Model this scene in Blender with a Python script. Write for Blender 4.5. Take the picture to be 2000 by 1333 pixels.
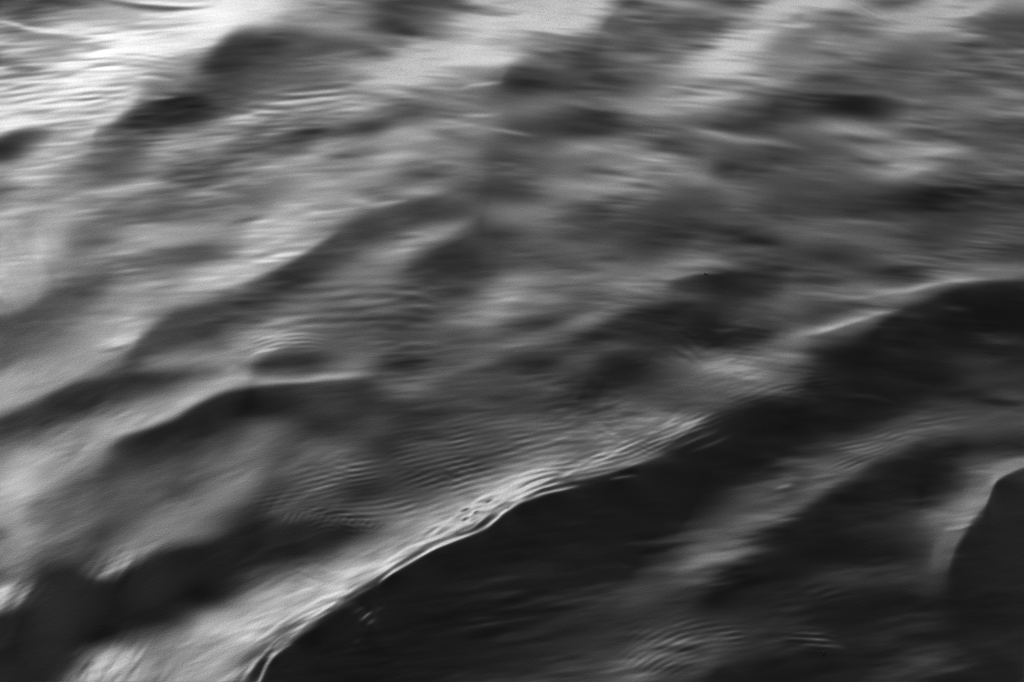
import bpy, math
import numpy as np

for _o in list(bpy.data.objects):
    bpy.data.objects.remove(_o, do_unlink=True)
sc = bpy.context.scene

# ---------------------------------------------------------------- camera
CAM_H, PITCH, FOCAL = 4.07, math.radians(24.0), 135.0     # metres above the water, looking down, mm
cam_data = bpy.data.cameras.new('camera'); cam = bpy.data.objects.new('camera', cam_data)
sc.collection.objects.link(cam); sc.camera = cam
cam.location = (0, 0, CAM_H); cam.rotation_euler = (math.pi/2 - PITCH, 0, 0)
cam_data.lens = FOCAL; cam_data.sensor_width = 36.0; cam_data.clip_start = .1; cam_data.clip_end = 20000
cam_data.dof.use_dof = False
cam_data.dof.focus_distance = 9.25; cam_data.dof.aperture_fstop = 4.0

# ---------------------------------------------------------------- sky and sun (a black and white picture: the sky's luminance only)
SUN_EL, SUN_AZ = math.radians(12.0), math.radians(-23.0)  # low sun, beyond the water to the left
SKY = .1
world = bpy.data.worlds.new('World'); sc.world = world; world.use_nodes = True
nt = world.node_tree
sky = nt.nodes.new('ShaderNodeTexSky'); sky.sky_type = 'NISHITA'; sky.sun_disc = False
sky.sun_elevation = SUN_EL; sky.sun_rotation = SUN_AZ
bw = nt.nodes.new('ShaderNodeRGBToBW'); bg = nt.nodes['Background']; bg.inputs[1].default_value = SKY
nt.links.new(sky.outputs[0], bw.inputs[0]); nt.links.new(bw.outputs[0], bg.inputs[0])
sun_data = bpy.data.lights.new('sun', 'SUN'); sun = bpy.data.objects.new('sun', sun_data)
sc.collection.objects.link(sun)
sun_data.energy = 2.0; sun_data.angle = math.radians(.5)
sun.rotation_euler = (math.pi/2 - SUN_EL, 0, math.pi - SUN_AZ)
sc.view_settings.view_transform = 'Standard'; sc.view_settings.look = 'None'
sc.view_settings.gamma = 1.0; sc.view_settings.use_curve_mapping = False
EXPOSURE = .78
sc.view_settings.exposure = EXPOSURE
sc.cycles.use_denoising = False

# ---------------------------------------------------------------- brightness plan of the waves
# plan coordinates: x right 0..2000, y towards the viewer 0..1333, with a margin all round
MX, MY, ST = 500, 360, 2.0
CW, CH = int((2000+2*MX)/ST), int((1333+2*MY)/ST)
PX = (np.arange(CW, dtype=np.float32)*ST - MX); PY = (np.arange(CH, dtype=np.float32)*ST - MY)
rng = np.random.default_rng(7)

def smooth1(a, pts_n, axis, n):
    """Catmull-Rom interpolation of control values along one axis"""
    a = np.moveaxis(a, axis, 0); m = a.shape[0]
    t = np.clip(pts_n, 0, m-1.0001); i = np.floor(t).astype(int); f = (t-i)
    g = lambda k: a[np.clip(k, 0, m-1)]
    f = f.reshape((-1,)+(1,)*(a.ndim-1))
    p0, p1, p2, p3 = g(i-1), g(i), g(i+1), g(i+2)
    r = 0.5*((2*p1)+(-p0+p2)*f+(2*p0-5*p1+4*p2-p3)*f*f+(-p0+3*p1-3*p2+p3)*f**3)
    return np.moveaxis(r, 0, axis)

GRID = np.array([[float(v) for v in r.split()] for r in '''30 30 32 42 55 65 75 75 82 92 85 75 60 42 45 28 25 30 42 62 72 85 72 70 55 40 50 45 35 35 60 68 62 52 42 35 45 65 85 55 55
55 38 62 76 75 68 78 85 90 90 80 55 48 42 52 28 38 45 75 85 80 68 72 72 35 33 36 36 28 42 50 55 48 42 50 66 62 60 40 33 33
60 66 68 74 82 88 85 85 84 45 28 32 42 33 42 50 62 72 75 72 58 48 50 36 35 36 33 40 50 68 48 38 40 38 42 42 42 42 42 34 34
74 66 68 80 80 72 70 68 36 25 28 38 38 45 50 62 75 78 68 62 60 45 33 26 33 40 42 62 82 66 48 42 40 36 35 24 34 33 36 38 38
82 84 85 80 78 74 45 50 38 33 38 45 45 48 58 66 72 58 48 45 22 25 26 30 26 33 50 55 55 50 42 33 30 30 33 30 33 30 32 36 36
86 88 86 85 72 60 25 22 26 45 50 50 58 55 60 50 45 50 45 42 36 42 38 36 40 48 58 60 55 42 25 22 18 14 20 28 33 38 42 42 42
97 70 70 78 45 30 27 40 52 62 60 62 50 50 42 40 60 62 50 48 27 27 27 26 28 33 35 32 26 28 33 36 38 50 42 40 36 35 30 33 33
33 33 70 66 42 32 42 55 55 42 40 45 58 60 58 60 52 45 45 33 30 33 36 40 42 40 38 38 38 36 33 28 30 32 45 48 45 42 36 35 35
50 72 58 48 33 42 46 36 33 42 50 58 55 58 55 55 40 38 42 36 33 36 40 40 46 50 44 42 42 34 33 32 32 33 40 48 45 36 33 33 33
42 55 55 55 48 50 50 42 42 40 42 50 62 60 50 42 48 45 36 30 24 36 45 48 48 45 36 33 35 36 33 28 28 28 27 24 22 19 22 22 22
62 55 62 55 50 42 40 35 40 50 50 66 68 55 48 38 32 27 33 40 42 44 38 33 32 30 26 25 27 33 28 28 26 24 25 22 22 22 24 26 26
68 60 68 45 48 60 62 56 52 55 66 68 55 42 30 30 40 50 42 30 28 38 34 28 28 25 22 22 24 24 26 34 33 32 33 32 22 25 27 27 27
74 66 66 42 55 56 50 42 38 48 68 60 42 33 42 45 48 33 25 32 32 33 30 36 33 28 28 36 35 28 25 26 22 23 27 30 28 30 30 25 25
72 66 55 48 40 52 45 48 62 75 55 30 26 42 45 45 33 24 27 30 38 42 40 38 40 42 42 33 17 18 20 25 28 27 27 26 32 40 38 38 38
68 55 35 33 42 60 62 52 50 35 30 36 40 40 38 36 33 30 32 42 50 45 36 33 36 36 33 30 22 20 28 33 33 40 42 42 33 20 14 12 12
36 36 38 40 55 72 55 30 28 30 33 42 40 33 33 30 28 28 38 42 36 36 38 40 35 24 20 16 18 24 26 24 26 40 42 24 12 10 9 9 9
36 38 42 50 60 70 28 30 36 42 60 48 40 35 36 32 33 30 30 35 36 33 30 33 28 22 20 18 16 22 33 40 34 26 16 10 9 10 12 14 14
30 42 48 52 55 36 50 50 50 58 20 22 22 36 38 25 24 30 30 35 22 20 30 28 14 16 24 33 42 42 40 42 22 17 11 10 9 14 20 20 20
60 60 56 50 42 22 24 40 50 58 45 55 50 45 36 30 36 33 28 28 28 28 25 17 15 18 26 32 34 40 38 28 20 14 11 10 10 15 18 20 20
60 55 33 22 24 48 55 58 45 18 16 17 27 32 24 22 22 25 26 28 26 25 20 22 27 28 28 27 28 25 14 12 13 12 11 10 17 22 18 25 25
28 28 42 45 58 62 55 33 20 30 42 33 20 22 24 24 20 22 25 28 36 35 34 33 30 33 40 33 20 11 12 12 14 14 16 28 30 32 28 24 24
38 50 56 55 55 25 25 28 33 36 42 27 32 33 27 17 24 28 28 30 36 42 38 30 36 36 25 16 12 10 16 18 22 28 33 28 14 12 16 14 14
52 60 58 50 35 26 33 33 36 40 38 30 34 33 30 24 25 27 27 33 55 60 55 36 22 13 10 10 10 12 22 26 33 33 18 9 8 12 24 28 28
68 60 45 38 36 36 34 30 38 42 36 27 28 28 20 22 28 32 42 60 70 45 15 10 10 10 10 10 12 20 28 20 24 10 8 8 10 14 30 10 10
62 42 36 42 38 34 38 45 36 30 20 28 25 25 30 36 40 50 60 50 11 11 10 10 10 10 11 13 20 33 30 17 10 10 12 15 20 30 40 8 8
40 55 36 40 33 36 42 45 36 22 13 17 16 18 24 36 50 60 30 12 11 11 10 10 11 11 16 25 33 33 17 10 8 10 12 14 18 30 10 8 8
50 45 30 28 32 50 28 20 14 13 17 20 26 36 48 62 30 11 11 11 10 10 10 11 12 20 28 38 40 33 12 10 8 9 10 11 15 30 9 9 9
36 36 17 15 40 18 14 13 13 14 36 45 55 62 65 15 11 10 11 11 11 10 10 13 17 22 28 36 28 10 9 11 16 18 18 18 20 16 9 9 9
66 50 15 14 14 13 13 13 14 28 55 62 70 55 15 12 11 11 11 11 11 12 14 17 24 28 22 20 13 13 13 16 14 13 10 10 10 9 9 8 8
25 15 14 14 14 13 13 25 55 55 62 60 45 12 14 12 11 11 10 11 14 16 17 18 20 20 22 20 20 17 15 16 11 10 9 11 13 11 8 8 8
14 14 14 14 16 38 42 55 60 62 55 30 12 12 13 12 11 11 11 13 17 17 18 20 20 27 30 27 27 20 16 17 15 11 11 10 12 12 11 11 11
14 14 14 25 85 75 50 58 62 60 20 12 12 12 12 12 12 12 13 18 18 18 20 24 27 36 28 27 24 14 11 11 10 10 12 16 20 18 11 10 10
13 13 14 50 70 66 55 62 62 50 25 12 12 12 12 13 13 14 17 20 20 20 22 25 28 33 25 22 14 10 9 9 10 14 17 16 12 10 10 10 10'''.split('\n')], dtype=np.float32)/100
T = smooth1(smooth1(GRID, PY/41.66, 0, 0), PX/50.0, 1, 0).astype(np.float32)

def dblur(img, sl, sc, ang):
    fx = np.fft.rfftfreq(CW, ST)[None]; fy = np.fft.fftfreq(CH, ST)[:,None]
    a = np.radians(ang); u = fx*np.cos(a)+fy*np.sin(a); v = -fx*np.sin(a)+fy*np.cos(a)
    return np.fft.irfft2(np.fft.rfft2(img)*np.exp(-2*np.pi**2*((u*sl)**2+(v*sc)**2)), s=(CH,CW)).astype(np.float32)
_w = np.clip((PX[None]*.9-PY[:,None]*.9+100)/700, 0, 1); _w = _w*_w*(3-2*_w)
T = _w*dblur(T, 24, 2, 7) + (1-_w)*dblur(T, 18, 2, -17)
T = np.clip(T + .28*(T-dblur(T, 45, 45, 0)), .08, 1.1)

def dense(pts, step=5.0):
    p = np.array(pts, dtype=np.float64); n = len(p)
    out = []
    for i in range(n-1):
        L = np.hypot(*(p[i+1,:2]-p[i,:2])); k = max(2, int(L/step))
        p0, p1, p2, p3 = p[max(i-1,0)], p[i], p[i+1], p[min(i+2,n-1)]
        f = np.linspace(0,1,k,endpoint=False)[:,None]
        out.append(0.5*((2*p1)+(-p0+p2)*f+(2*p0-5*p1+4*p2-p3)*f*f+(-p0+3*p1-3*p2+p3)*f**3))
    out.append(p[-1:]); return np.concatenate(out)

def field(pts, reach, step=5.0):
    """signed distance (positive below / right of the line) and arc position 0..1 round a curve"""
    q = dense(pts, step)
    x0 = max(0, int((q[:,0].min()-reach+MX)/ST)); x1 = min(CW, int((q[:,0].max()+reach+MX)/ST)+2)
    y0 = max(0, int((q[:,1].min()-reach+MY)/ST)); y1 = min(CH, int((q[:,1].max()+reach+MY)/ST)+2)
    if x1 <= x0 or y1 <= y0: return None
    X, Y = np.meshgrid(PX[x0:x1], PY[y0:y1])
    best = np.full(X.shape, 1e12, np.float32); idx = np.zeros(X.shape, np.int32)
    qq = q.astype(np.float32)
    for i in range(len(qq)):
        d = (X-qq[i,0])**2 + (Y-qq[i,1])**2
        m = d < best; best[m] = d[m]; idx[m] = i
    tan = np.gradient(q[:,:2], axis=0) if len(q) > 1 else np.array([[1.,0.]])
    tan /= np.linalg.norm(tan, axis=1)[:,None]+1e-9
    dx = X-qq[idx,0]; dy = Y-qq[idx,1]
    tx, ty = tan[idx,0], tan[idx,1]
    along = dx*tx+dy*ty; sd = -dx*ty+dy*tx         # + = below when drawn left to right
    s = np.concatenate([[0], np.cumsum(np.hypot(*np.diff(q[:,:2],axis=0).T))]); L = max(s[-1], 1e-6)
    pos = s[idx] + along
    over = np.maximum(np.maximum(-pos, pos-L), 0); u = np.clip(pos, 0, L)
    wu = np.maximum(np.interp(u, s, q[:,2]), 1); wd = np.maximum(np.interp(u, s, q[:,3]), 1)
    f32 = lambda a: a.astype(np.float32)
    return (slice(y0,y1), slice(x0,x1)), f32(sd), f32(over), f32(u/L), f32(wu), f32(wd), L

def S(tone, alpha, pts, taper=.3, p=2.0, raw=False):
    """a soft band: pts (x, y, half width above, half width below)"""
    if raw: return band(tone, alpha, pts, taper, p)
    fine = min(min(a[2],a[3]) for a in pts)
    if fine > 11: return                                   # as broad as the grid: the grid already has it
    alpha *= .6 if fine > 6 else (.85 if max(max(a[2],a[3]) for a in pts) > 20 else 1.0)
    my = sum(a[1] for a in pts)/len(pts)
    if tone < .32 and max(a[3] for a in pts) > 7 and p == 2.0: alpha *= .6 if my < 560 else .95
    if tone < .32 and alpha > .4 and p == 2.0 and max(a[3] for a in pts) > 7:      # rounded crests
        k = 2.0 if my < 560 else 1.4
        pts = [(a[0],a[1]+k*1.5,a[2]*k+3,a[3]*1.1) for a in pts]; alpha *= .9; taper = max(taper, .24) if my < 480 else taper
    soft = lambda v: v*(1+.55*min(1, max(0, (v-3.5)/8)))
    pts = [(a[0],a[1],soft(a[2]),soft(a[3])) for a in pts]
    band(tone, alpha, pts, taper, p)

def band(tone, alpha, pts, taper, p):
    wmax = max(max(a[2],a[3]) for a in pts)
    wmin = min(min(a[2],a[3]) for a in pts)
    r = field(pts, wmax*2.3, step=max(2.0, min(6.0, wmin*.8)))
    if r is None: return
    sl, sd, over, u, wu, wd, L = r
    w = np.where(sd < 0, wu, wd)
    # round the join of the two sides a little so the line itself never steps
    prof = np.exp(-np.abs(sd/w)**p - (over/np.maximum(np.maximum(wu,wd)*.9,5))**2)
    if taper >= .2:
        prof = prof*np.maximum(np.sin(np.pi*np.clip(u,0,1)),0)**(1.0 if taper >= .3 else .7)
    elif taper > 0:
        e = np.clip(np.minimum(u, 1-u)/taper,0,1); prof = prof*e*e*(3-2*e)
    a = (alpha*prof).astype(np.float32)
    T[sl] = T[sl]*(1-a) + tone*a

def noise(sx, sy, seed):
    """band limited noise with correlation lengths sx, sy (plan units)"""
    g = np.random.default_rng(seed).standard_normal((CH, CW)).astype(np.float32)
    fx = np.fft.rfftfreq(CW, ST)[None]; fy = np.fft.fftfreq(CH, ST)[:,None]
    f = np.exp(-((fx*sx)**2+(fy*sy)**2)*8.0)
    n = np.fft.irfft2(np.fft.rfft2(g)*f, s=(CH,CW)); return (n/n.std()).astype(np.float32)

def noise_dir(sl, sc, ang, seed):
    """noise stretched along a direction (degrees, + = falling to the right)"""
    g = np.random.default_rng(seed).standard_normal((CH, CW)).astype(np.float32)
    fx = np.fft.rfftfreq(CW, ST)[None]; fy = np.fft.fftfreq(CH, ST)[:,None]
    a = np.radians(ang); u = fx*np.cos(a)+fy*np.sin(a); v = -fx*np.sin(a)+fy*np.cos(a)
    f = np.exp(-((u*sl)**2+(v*sc)**2)*8.0)
    n = np.fft.irfft2(np.fft.rfft2(g)*f, s=(CH,CW)); return (n/n.std()).astype(np.float32)

WARP = noise(110, 45, 3)*1.3
WARP2 = noise(45, 22, 5)*1.0
WARP3 = noise(70, 40, 6)*1.0

def R(amp, lam, pts, taper=.3, phase=0.0, warp=.22, mul=True, sharp=0.0, breakup=.5):
    """a train of ripples parallel to a curve: pts (x, y, reach above, reach below)"""
    wmax = max(max(a[2],a[3]) for a in pts)
    r = field(pts, wmax*2.0, step=5.0)
    if r is None: return
    sl, sd, over, u, wu, wd, L = r
    w = np.where(sd < 0, wu, wd)
    env = np.exp(-(sd/w)**2 - (over/np.maximum(np.minimum(wu,wd),6))**2)
    e = np.clip(np.minimum(u,1-u)/taper,0,1); env *= e*e*(3-2*e)
    ph = sd/lam + phase + warp*WARP[sl]
    c =   .78*np.cos(2*np.pi*ph) + .30*np.cos(2*np.pi*(sd/(lam*1.17) + u*L/(lam*7) + warp*1.6*WARP3[sl]))
    c = c*(1-breakup+breakup*np.clip(.35+.9*WARP2[sl],-.1,1.8))
    t = T[sl]
    T[sl] = np.clip(t + .8*amp*env*c*(t+.06 if mul else 1.0), .05, 1.05)
# ---- top left
S(.80,.7,[(-60,110,40,60),(150,110,50,50),(330,110,50,40),(420,60,30,30)])
S(.28,.95,[(-120,-10,60,30),(0,12,50,22),(60,12,50,16),(125,-10,40,14)],taper=.1)
S(.74,.8,[(90,42,14,20),(160,30,18,26),(240,30,20,28)])
S(.58,.5,[(215,48,8,10),(270,55,8,10),(330,52,8,8)])
S(.85,.45,[(-40,36,4,4),(20,46,4,4),(60,56,4,4),(110,61,4,5),(180,63,4,5)],taper=.3)
S(.48,.75,[(-40,55,5,14),(20,60,5,12),(80,68,4,10),(170,72,4,10)])
S(1.0,.9,[(230,2,6,5),(330,8,5,4),(430,8,6,4)])
S(.42,.85,[(170,-4,4,5),(240,8,4,5),(300,15,4,5),(370,17,3,4),(430,12,3,3)],taper=.35)
S(1.05,.95,[(270,28,5,8),(330,29,6,8),(400,25,9,8),(460,16,12,9),(530,2,12,9)],taper=.25)
S(.86,.8,[(350,60,16,20),(420,48,18,18),(480,30,20,14)])
S(.88,.8,[(370,100,16,14),(420,70,16,10),(470,42,14,7)])
S(1.03,.95,[(185,88,4,4),(230,93,4,5),(270,98,5,5),(330,101,4,5),(370,98,4,4)])
S(.66,.5,[(0,92,6,8),(60,95,6,8),(130,100,6,6)])
S(.5,.75,[(5,132,6,7),(40,134,6,7),(85,136,5,6)])
S(.62,.6,[(80,140,5,8),(150,143,5,8)])
S(.6,.6,[(240,128,6,8),(310,132,7,9),(380,130,8,10)])
S(.45,.6,[(280,145,6,6),(350,150,8,12),(380,165,6,10)])
S(.83,.8,[(-40,190,14,30),(40,175,16,40),(130,165,12,40),(230,160,10,40)])
R(.16,13,[(-60,205,50,55),(60,190,45,50),(160,178,35,45),(270,172,30,30)],warp=.1,taper=.15)
S(1.0,.75,[(-30,188,3,3),(40,166,3,3),(100,158,3,3),(170,155,3,3),(240,150,3,3)])
S(1.0,.7,[(-30,218,3,3),(40,209,3,3),(100,206,3,3)])
S(.92,.7,[(250,152,3,3),(290,152,3,3),(330,158,3,3)])
S(.98,.9,[(-60,262,14,6),(0,254,12,5),(50,245,10,5),(110,244,8,4)],taper=.2)
S(.70,.8,[(60,350,20,24),(90,300,30,26),(140,270,24,20),(200,238,18,12),(250,206,12,6)])
S(.58,.5,[(-40,330,10,20),(30,330,10,20)])
S(.17,.97,[(-80,320,6,24),(0,279,4,20),(30,264,3.5,20),(60,259,3,18),(85,257,3,15),(112,258,3,10)],taper=.12)
S(.36,.7,[(-60,310,14,20),(0,310,14,22),(45,300,12,20)])
# dark hill top left
S(.30,.8,[(390,140,12,30),(430,100,10,40),(470,75,8,60),(540,90,20,50),(640,110,25,40)])
S(.20,.93,[(392,136,5,12),(425,108,5,18),(450,85,5,22),(480,66,5,22),(520,64,5,18)],taper=.2)
S(.22,.7,[(420,125,10,8),(470,100,14,14),(530,100,12,10)])
S(.27,.6,[(520,60,6,12),(580,72,6,12),(650,86,6,10),(720,90,6,10)])
S(.36,.5,[(480,108,6,6),(560,118,6,6),(650,128,6,6)])
S(.36,.7,[(390,165,10,14),(450,170,14,16),(520,178,12,14)])
S(.66,.6,[(560,40,14,12),(620,50,12,12),(690,58,10,10)])
R(.26,14,[(440,190,35,38),(520,198,35,40),(600,196,35,38),(720,186,30,35)],warp=.3,taper=.2,breakup=.6)
S(.70,.6,[(510,203,3,3),(570,202,3,3),(630,196,2.5,3)])
S(.30,.6,[(430,203,3,4),(500,212,3,4),(580,212,3,3)])
S(.66,.5,[(400,206,3,3),(470,212,3,3),(560,222,3,3),(680,226,3,3)])
S(.80,.7,[(270,198,6,4),(310,193,6,4),(350,190,4,3)])
S(.78,.75,[(170,250,14,10),(215,232,14,8),(250,210,12,6),(280,202,10,4)])
S(.36,.7,[(178,262,4,14),(215,262,10,18),(300,272,10,14)],taper=.1)
S(.38,.7,[(183,255,5,30),(230,270,20,18),(290,270,14,14)])
S(.14,.97,[(225,242,5,10),(255,229,4,16),(285,211,4,24),(320,203,3.5,26),(370,202,3.5,26),(420,208,5,22),(465,214,6,8)],taper=.15)
S(.66,.85,[(320,268,12,12),(380,270,14,14),(440,268,14,12),(520,258,10,8)])
S(.62,.6,[(440,252,6,10),(540,245,6,10),(660,242,6,8)])
S(.75,.7,[(500,258,4,3),(540,253,4,2.5),(600,250,4,2.5),(640,250,3,2.5)])
S(.33,.7,[(300,290,10,10),(380,300,12,14),(480,302,12,16),(560,290,10,14)])
S(.13,.96,[(515,268,4,10),(550,259,3,16),(590,258,3,18),(650,260,3,7),(710,253,3,5),(790,243,3,4)],taper=.3)
S(.60,.6,[(560,320,10,18),(640,300,16,20),(720,285,12,14)])
S(.30,.75,[(195,330,8,12),(230,336,10,14),(280,338,8,10)])
S(.36,.6,[(80,352,5,8),(130,350,8,12),(180,332,8,10)])
S(.36,.6,[(340,330,12,14),(400,338,12,16),(450,350,10,14)])
S(.37,.65,[(290,440,8,14),(400,402,8,14),(480,380,8,12),(540,368,8,10)])
S(.50,.5,[(350,315,8,8),(430,310,8,8)])
S(.62,.6,[(540,455,16,14),(590,410,16,14),(650,392,12,12),(720,392,10,8)])
# ---- top middle
S(.22,.9,[(728,45,18,20),(760,28,26,22),(800,12,30,20),(860,0,30,14)],taper=.2)
S(.85,.75,[(820,95,22,25),(900,55,25,25),(980,35,22,22),(1050,25,20,20),(1110,10,18,16)])
S(.72,.7,[(740,150,14,16),(820,115,20,20),(880,90,20,20)])
S(1.0,.85,[(940,37,5,5),(1000,34,5,4),(1040,33,5,4),(1080,36,4,4)])
S(.98,.8,[(970,22,6,6),(1030,13,6,6),(1090,0,6,5)])
S(.52,.7,[(1085,14,5,7),(1120,17,5,7),(1170,16,5,6)])
S(.84,.85,[(1060,42,6,5),(1120,40,6,5),(1160,45,6,4)])
S(.33,.8,[(1175,60,6,20),(1200,35,7,25),(1225,10,7,30),(1260,0,10,40)],taper=.1)
S(.36,.6,[(640,78,6,8),(710,92,7,9),(790,103,6,7)])
S(.45,.6,[(930,100,8,9),(1000,97,9,9),(1050,85,10,10),(1110,70,12,14),(1170,60,14,16)])
S(.72,.7,[(930,112,5,5),(975,116,5,5),(1015,118,5,4)])
S(.60,.6,[(975,160,8,4),(985,140,8,4),(1000,128,6,3)])
S(.15,.93,[(984,160,4,12),(990,143,4,18),(1010,131,4,14),(1050,133,6,14),(1090,145,8,16)],taper=.12)
S(.17,.8,[(990,160,6,8),(1050,160,8,10),(1110,175,7,8),(1160,188,6,6)])
S(.20,.85,[(1100,115,14,18),(1160,122,16,24),(1210,140,16,20),(1270,150,12,14)])
S(.28,.7,[(1200,60,20,30),(1280,70,25,40),(1340,100,20,30)])
S(.80,.8,[(700,158,4,4),(770,161,5,4),(820,154,5,4),(850,146,4,4)])
S(.66,.5,[(660,125,8,8),(720,128,8,8),(800,132,6,6)])
S(.74,.7,[(895,176,3,3),(915,169,4,3),(950,165,4,3),(990,160,4,3)])
S(.40,.6,[(895,180,2.5,4),(925,183,3,5),(960,178,3,4)])
S(.40,.6,[(760,170,5,10),(830,175,6,10),(880,180,5,7)])
S(.38,.55,[(740,198,4,6),(800,198,5,7),(860,200,4,5)])
S(.33,.55,[(930,195,6,10),(990,190,8,12),(1030,195,6,10)])
S(.60,.6,[(650,215,4,4),(720,210,5,5),(780,205,4,4)])
S(.68,.85,[(815,222,4,3.5),(860,222,4,3.5),(920,227,4,3.5),(985,222,3,3)])
S(.20,.85,[(975,238,4,10),(1020,236,7,12),(1100,235,10,13),(1180,225,10,12),(1240,235,8,10)])
S(.24,.6,[(1070,205,8,8),(1140,212,9,9),(1220,225,8,8),(1320,235,8,10),(1400,228,7,10)])
S(.62,.8,[(650,290,8,10),(720,277,10,10),(790,256,9,9),(850,241,8,6)])
S(.60,.7,[(840,243,5,4),(900,244,4,4),(960,254,4,3)])
S(.66,.55,[(930,250,4,3),(980,256,4,3),(1015,262,4,3),(1055,268,3,2.5)])
S(.42,.5,[(830,258,6,20),(870,256,5,20),(920,270,6,14)])
S(.22,.8,[(950,266,3,10),(1010,272,4,12),(1070,278,5,12),(1110,280,5,8)])
S(.17,.75,[(920,302,8,14),(975,316,12,18),(1030,326,12,14),(1090,330,8,8)])
S(.50,.6,[(1110,285,10,10),(1220,270,12,12),(1330,258,12,10)])
S(.47,.55,[(1120,310,6,6),(1220,325,6,6),(1320,332,6,6)])
S(.24,.5,[(1140,332,5,5),(1200,338,5,5),(1250,340,5,5)])
S(.54,.75,[(1040,365,8,9),(1130,360,8,9),(1210,354,7,9),(1300,358,6,8)])
S(.22,.8,[(930,352,8,12),(990,365,10,14),(1040,382,10,14),(1090,392,8,9)])
S(.28,.6,[(740,360,8,12),(800,345,10,14),(860,340,10,10)])
S(.36,.5,[(690,378,6,8),(760,370,6,8)])
S(.64,.8,[(640,392,8,6),(700,397,7,5),(740,402,6,5),(800,392,5,3)])
S(.76,.7,[(720,399,2.5,2.5),(760,396,2.5,2.5),(800,391,2.5,2.5)])
S(.20,.9,[(680,445,4,12),(740,422,5,16),(800,408,5,16),(860,402,5,14),(900,404,4,12),(930,416,4,8)],taper=.2)
S(.20,.7,[(1150,385,6,8),(1200,388,6,8),(1270,385,6,8)])
S(.20,.7,[(1180,425,10,14),(1270,410,12,16),(1350,400,12,16)])
# ---- top right
S(.82,.85,[(1470,14,12,12),(1530,13,14,12),(1590,8,12,10),(1640,-4,10,8)])
S(.66,.8,[(1520,48,5,5),(1560,50,5,5),(1600,49,5,4)])
S(.52,.6,[(1590,25,6,6),(1640,38,6,6),(1670,48,6,6)])
S(.40,.5,[(1540,34,5,6),(1575,35,5,6)])
S(.78,.9,[(1330,112,12,16),(1380,122,16,16),(1420,112,18,16),(1440,92,16,12),(1490,68,14,12),(1525,62,10,10)],taper=.2)
S(.80,.5,[(1390,118,10,10),(1425,108,10,10)])
S(.24,.8,[(1350,38,22,22),(1390,25,22,20),(1440,8,18,14)])
S(.26,.7,[(1610,22,14,14),(1680,18,18,14),(1760,25,16,10)])
S(.33,.6,[(1620,70,10,12),(1650,75,10,10)])
S(.34,.6,[(1510,90,8,10),(1570,88,10,10),(1610,88,8,8)])
S(.64,.6,[(1710,36,5,5),(1750,48,5,7),(1800,52,6,7),(1850,47,8,7),(1880,45,6,6)])
S(.85,.85,[(1820,12,7,8),(1870,24,9,8),(1900,20,9,7),(1945,0,8,7)])
S(.48,.7,[(1850,62,7,9),(1900,85,7,9),(1945,110,7,9),(2000,145,7,9)])
S(.30,.7,[(1930,42,8,14),(1980,55,10,18),(2060,70,10,18)])
S(.22,.7,[(1720,110,14,16),(1760,122,16,18),(1810,125,12,12)])
S(.27,.5,[(1840,110,8,8),(1900,125,8,8),(1940,140,7,7)])
S(.54,.75,[(1270,185,10,10),(1360,180,12,12),(1450,178,10,12),(1520,190,8,8)])
S(.80,.9,[(1300,192,6,5),(1350,193,6,5),(1390,193,6,5),(1450,191,4,4)])
S(.22,.85,[(1330,232,10,10),(1400,224,12,12),(1460,214,10,12),(1530,215,8,10)])
S(.47,.6,[(1540,172,6,6),(1640,180,7,6),(1720,182,7,6),(1780,195,6,6),(1840,212,5,5)])
S(.20,.6,[(1550,150,6,7),(1620,152,7,7),(1700,158,6,7)])
S(.11,.95,[(1500,170,6,8),(1570,188,8,11),(1640,203,10,12),(1700,218,9,9),(1780,226,7,7)],taper=.3)
S(.20,.5,[(1780,212,8,8),(1830,212,7,8)])
S(.58,.85,[(1630,246,5,5),(1665,253,6,6),(1700,262,7,7),(1770,260,6,6)])
S(.44,.6,[(1780,262,6,6),(1820,270,6,6),(1850,285,6,6)])
S(.24,.6,[(1590,265,7,7),(1680,275,7,6),(1760,280,6,6)])
S(.60,.85,[(1680,292,5,4),(1740,304,5,5),(1790,302,6,6),(1850,296,6,5),(1910,296,5,5)])
S(.58,.85,[(1710,338,5,7),(1760,336,6,8),(1800,330,6,6),(1840,328,5,5)])
S(.22,.7,[(1650,305,6,7),(1700,318,6,6),(1750,322,4,4)])
S(.55,.75,[(1280,256,8,8),(1360,257,8,9),(1440,272,7,7),(1520,280,6,7),(1590,296,5,6)])
S(.17,.85,[(1390,290,5,10),(1460,300,7,12),(1540,306,8,12),(1610,314,7,8)])
S(.42,.5,[(1500,325,6,6),(1560,332,6,6)])
S(.46,.6,[(1870,200,7,7),(1930,212,7,7),(2000,232,7,7)])
S(.22,.6,[(1910,240,6,8),(1960,252,6,8),(2020,260,6,8)])
S(.44,.5,[(1900,180,6,8),(1980,190,6,8)])
S(.13,.85,[(1790,385,14,18),(1850,380,24,24),(1910,385,20,20),(1970,385,14,16)])
S(.50,.6,[(1290,320,8,10),(1340,342,8,10),(1440,362,7,8)])
S(.15,.85,[(1300,400,8,14),(1380,405,10,20),(1450,425,10,16),(1520,440,8,12)])
S(.18,.7,[(1380,330,6,8),(1440,340,7,8)])
S(.40,.65,[(1540,430,5,5),(1640,433,5,6),(1720,437,5,5),(1790,455,5,5)])
S(.16,.7,[(1680,450,7,9),(1760,460,8,10),(1860,468,8,10)])
S(.42,.5,[(1290,295,8,10),(1330,310,8,10)])
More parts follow.
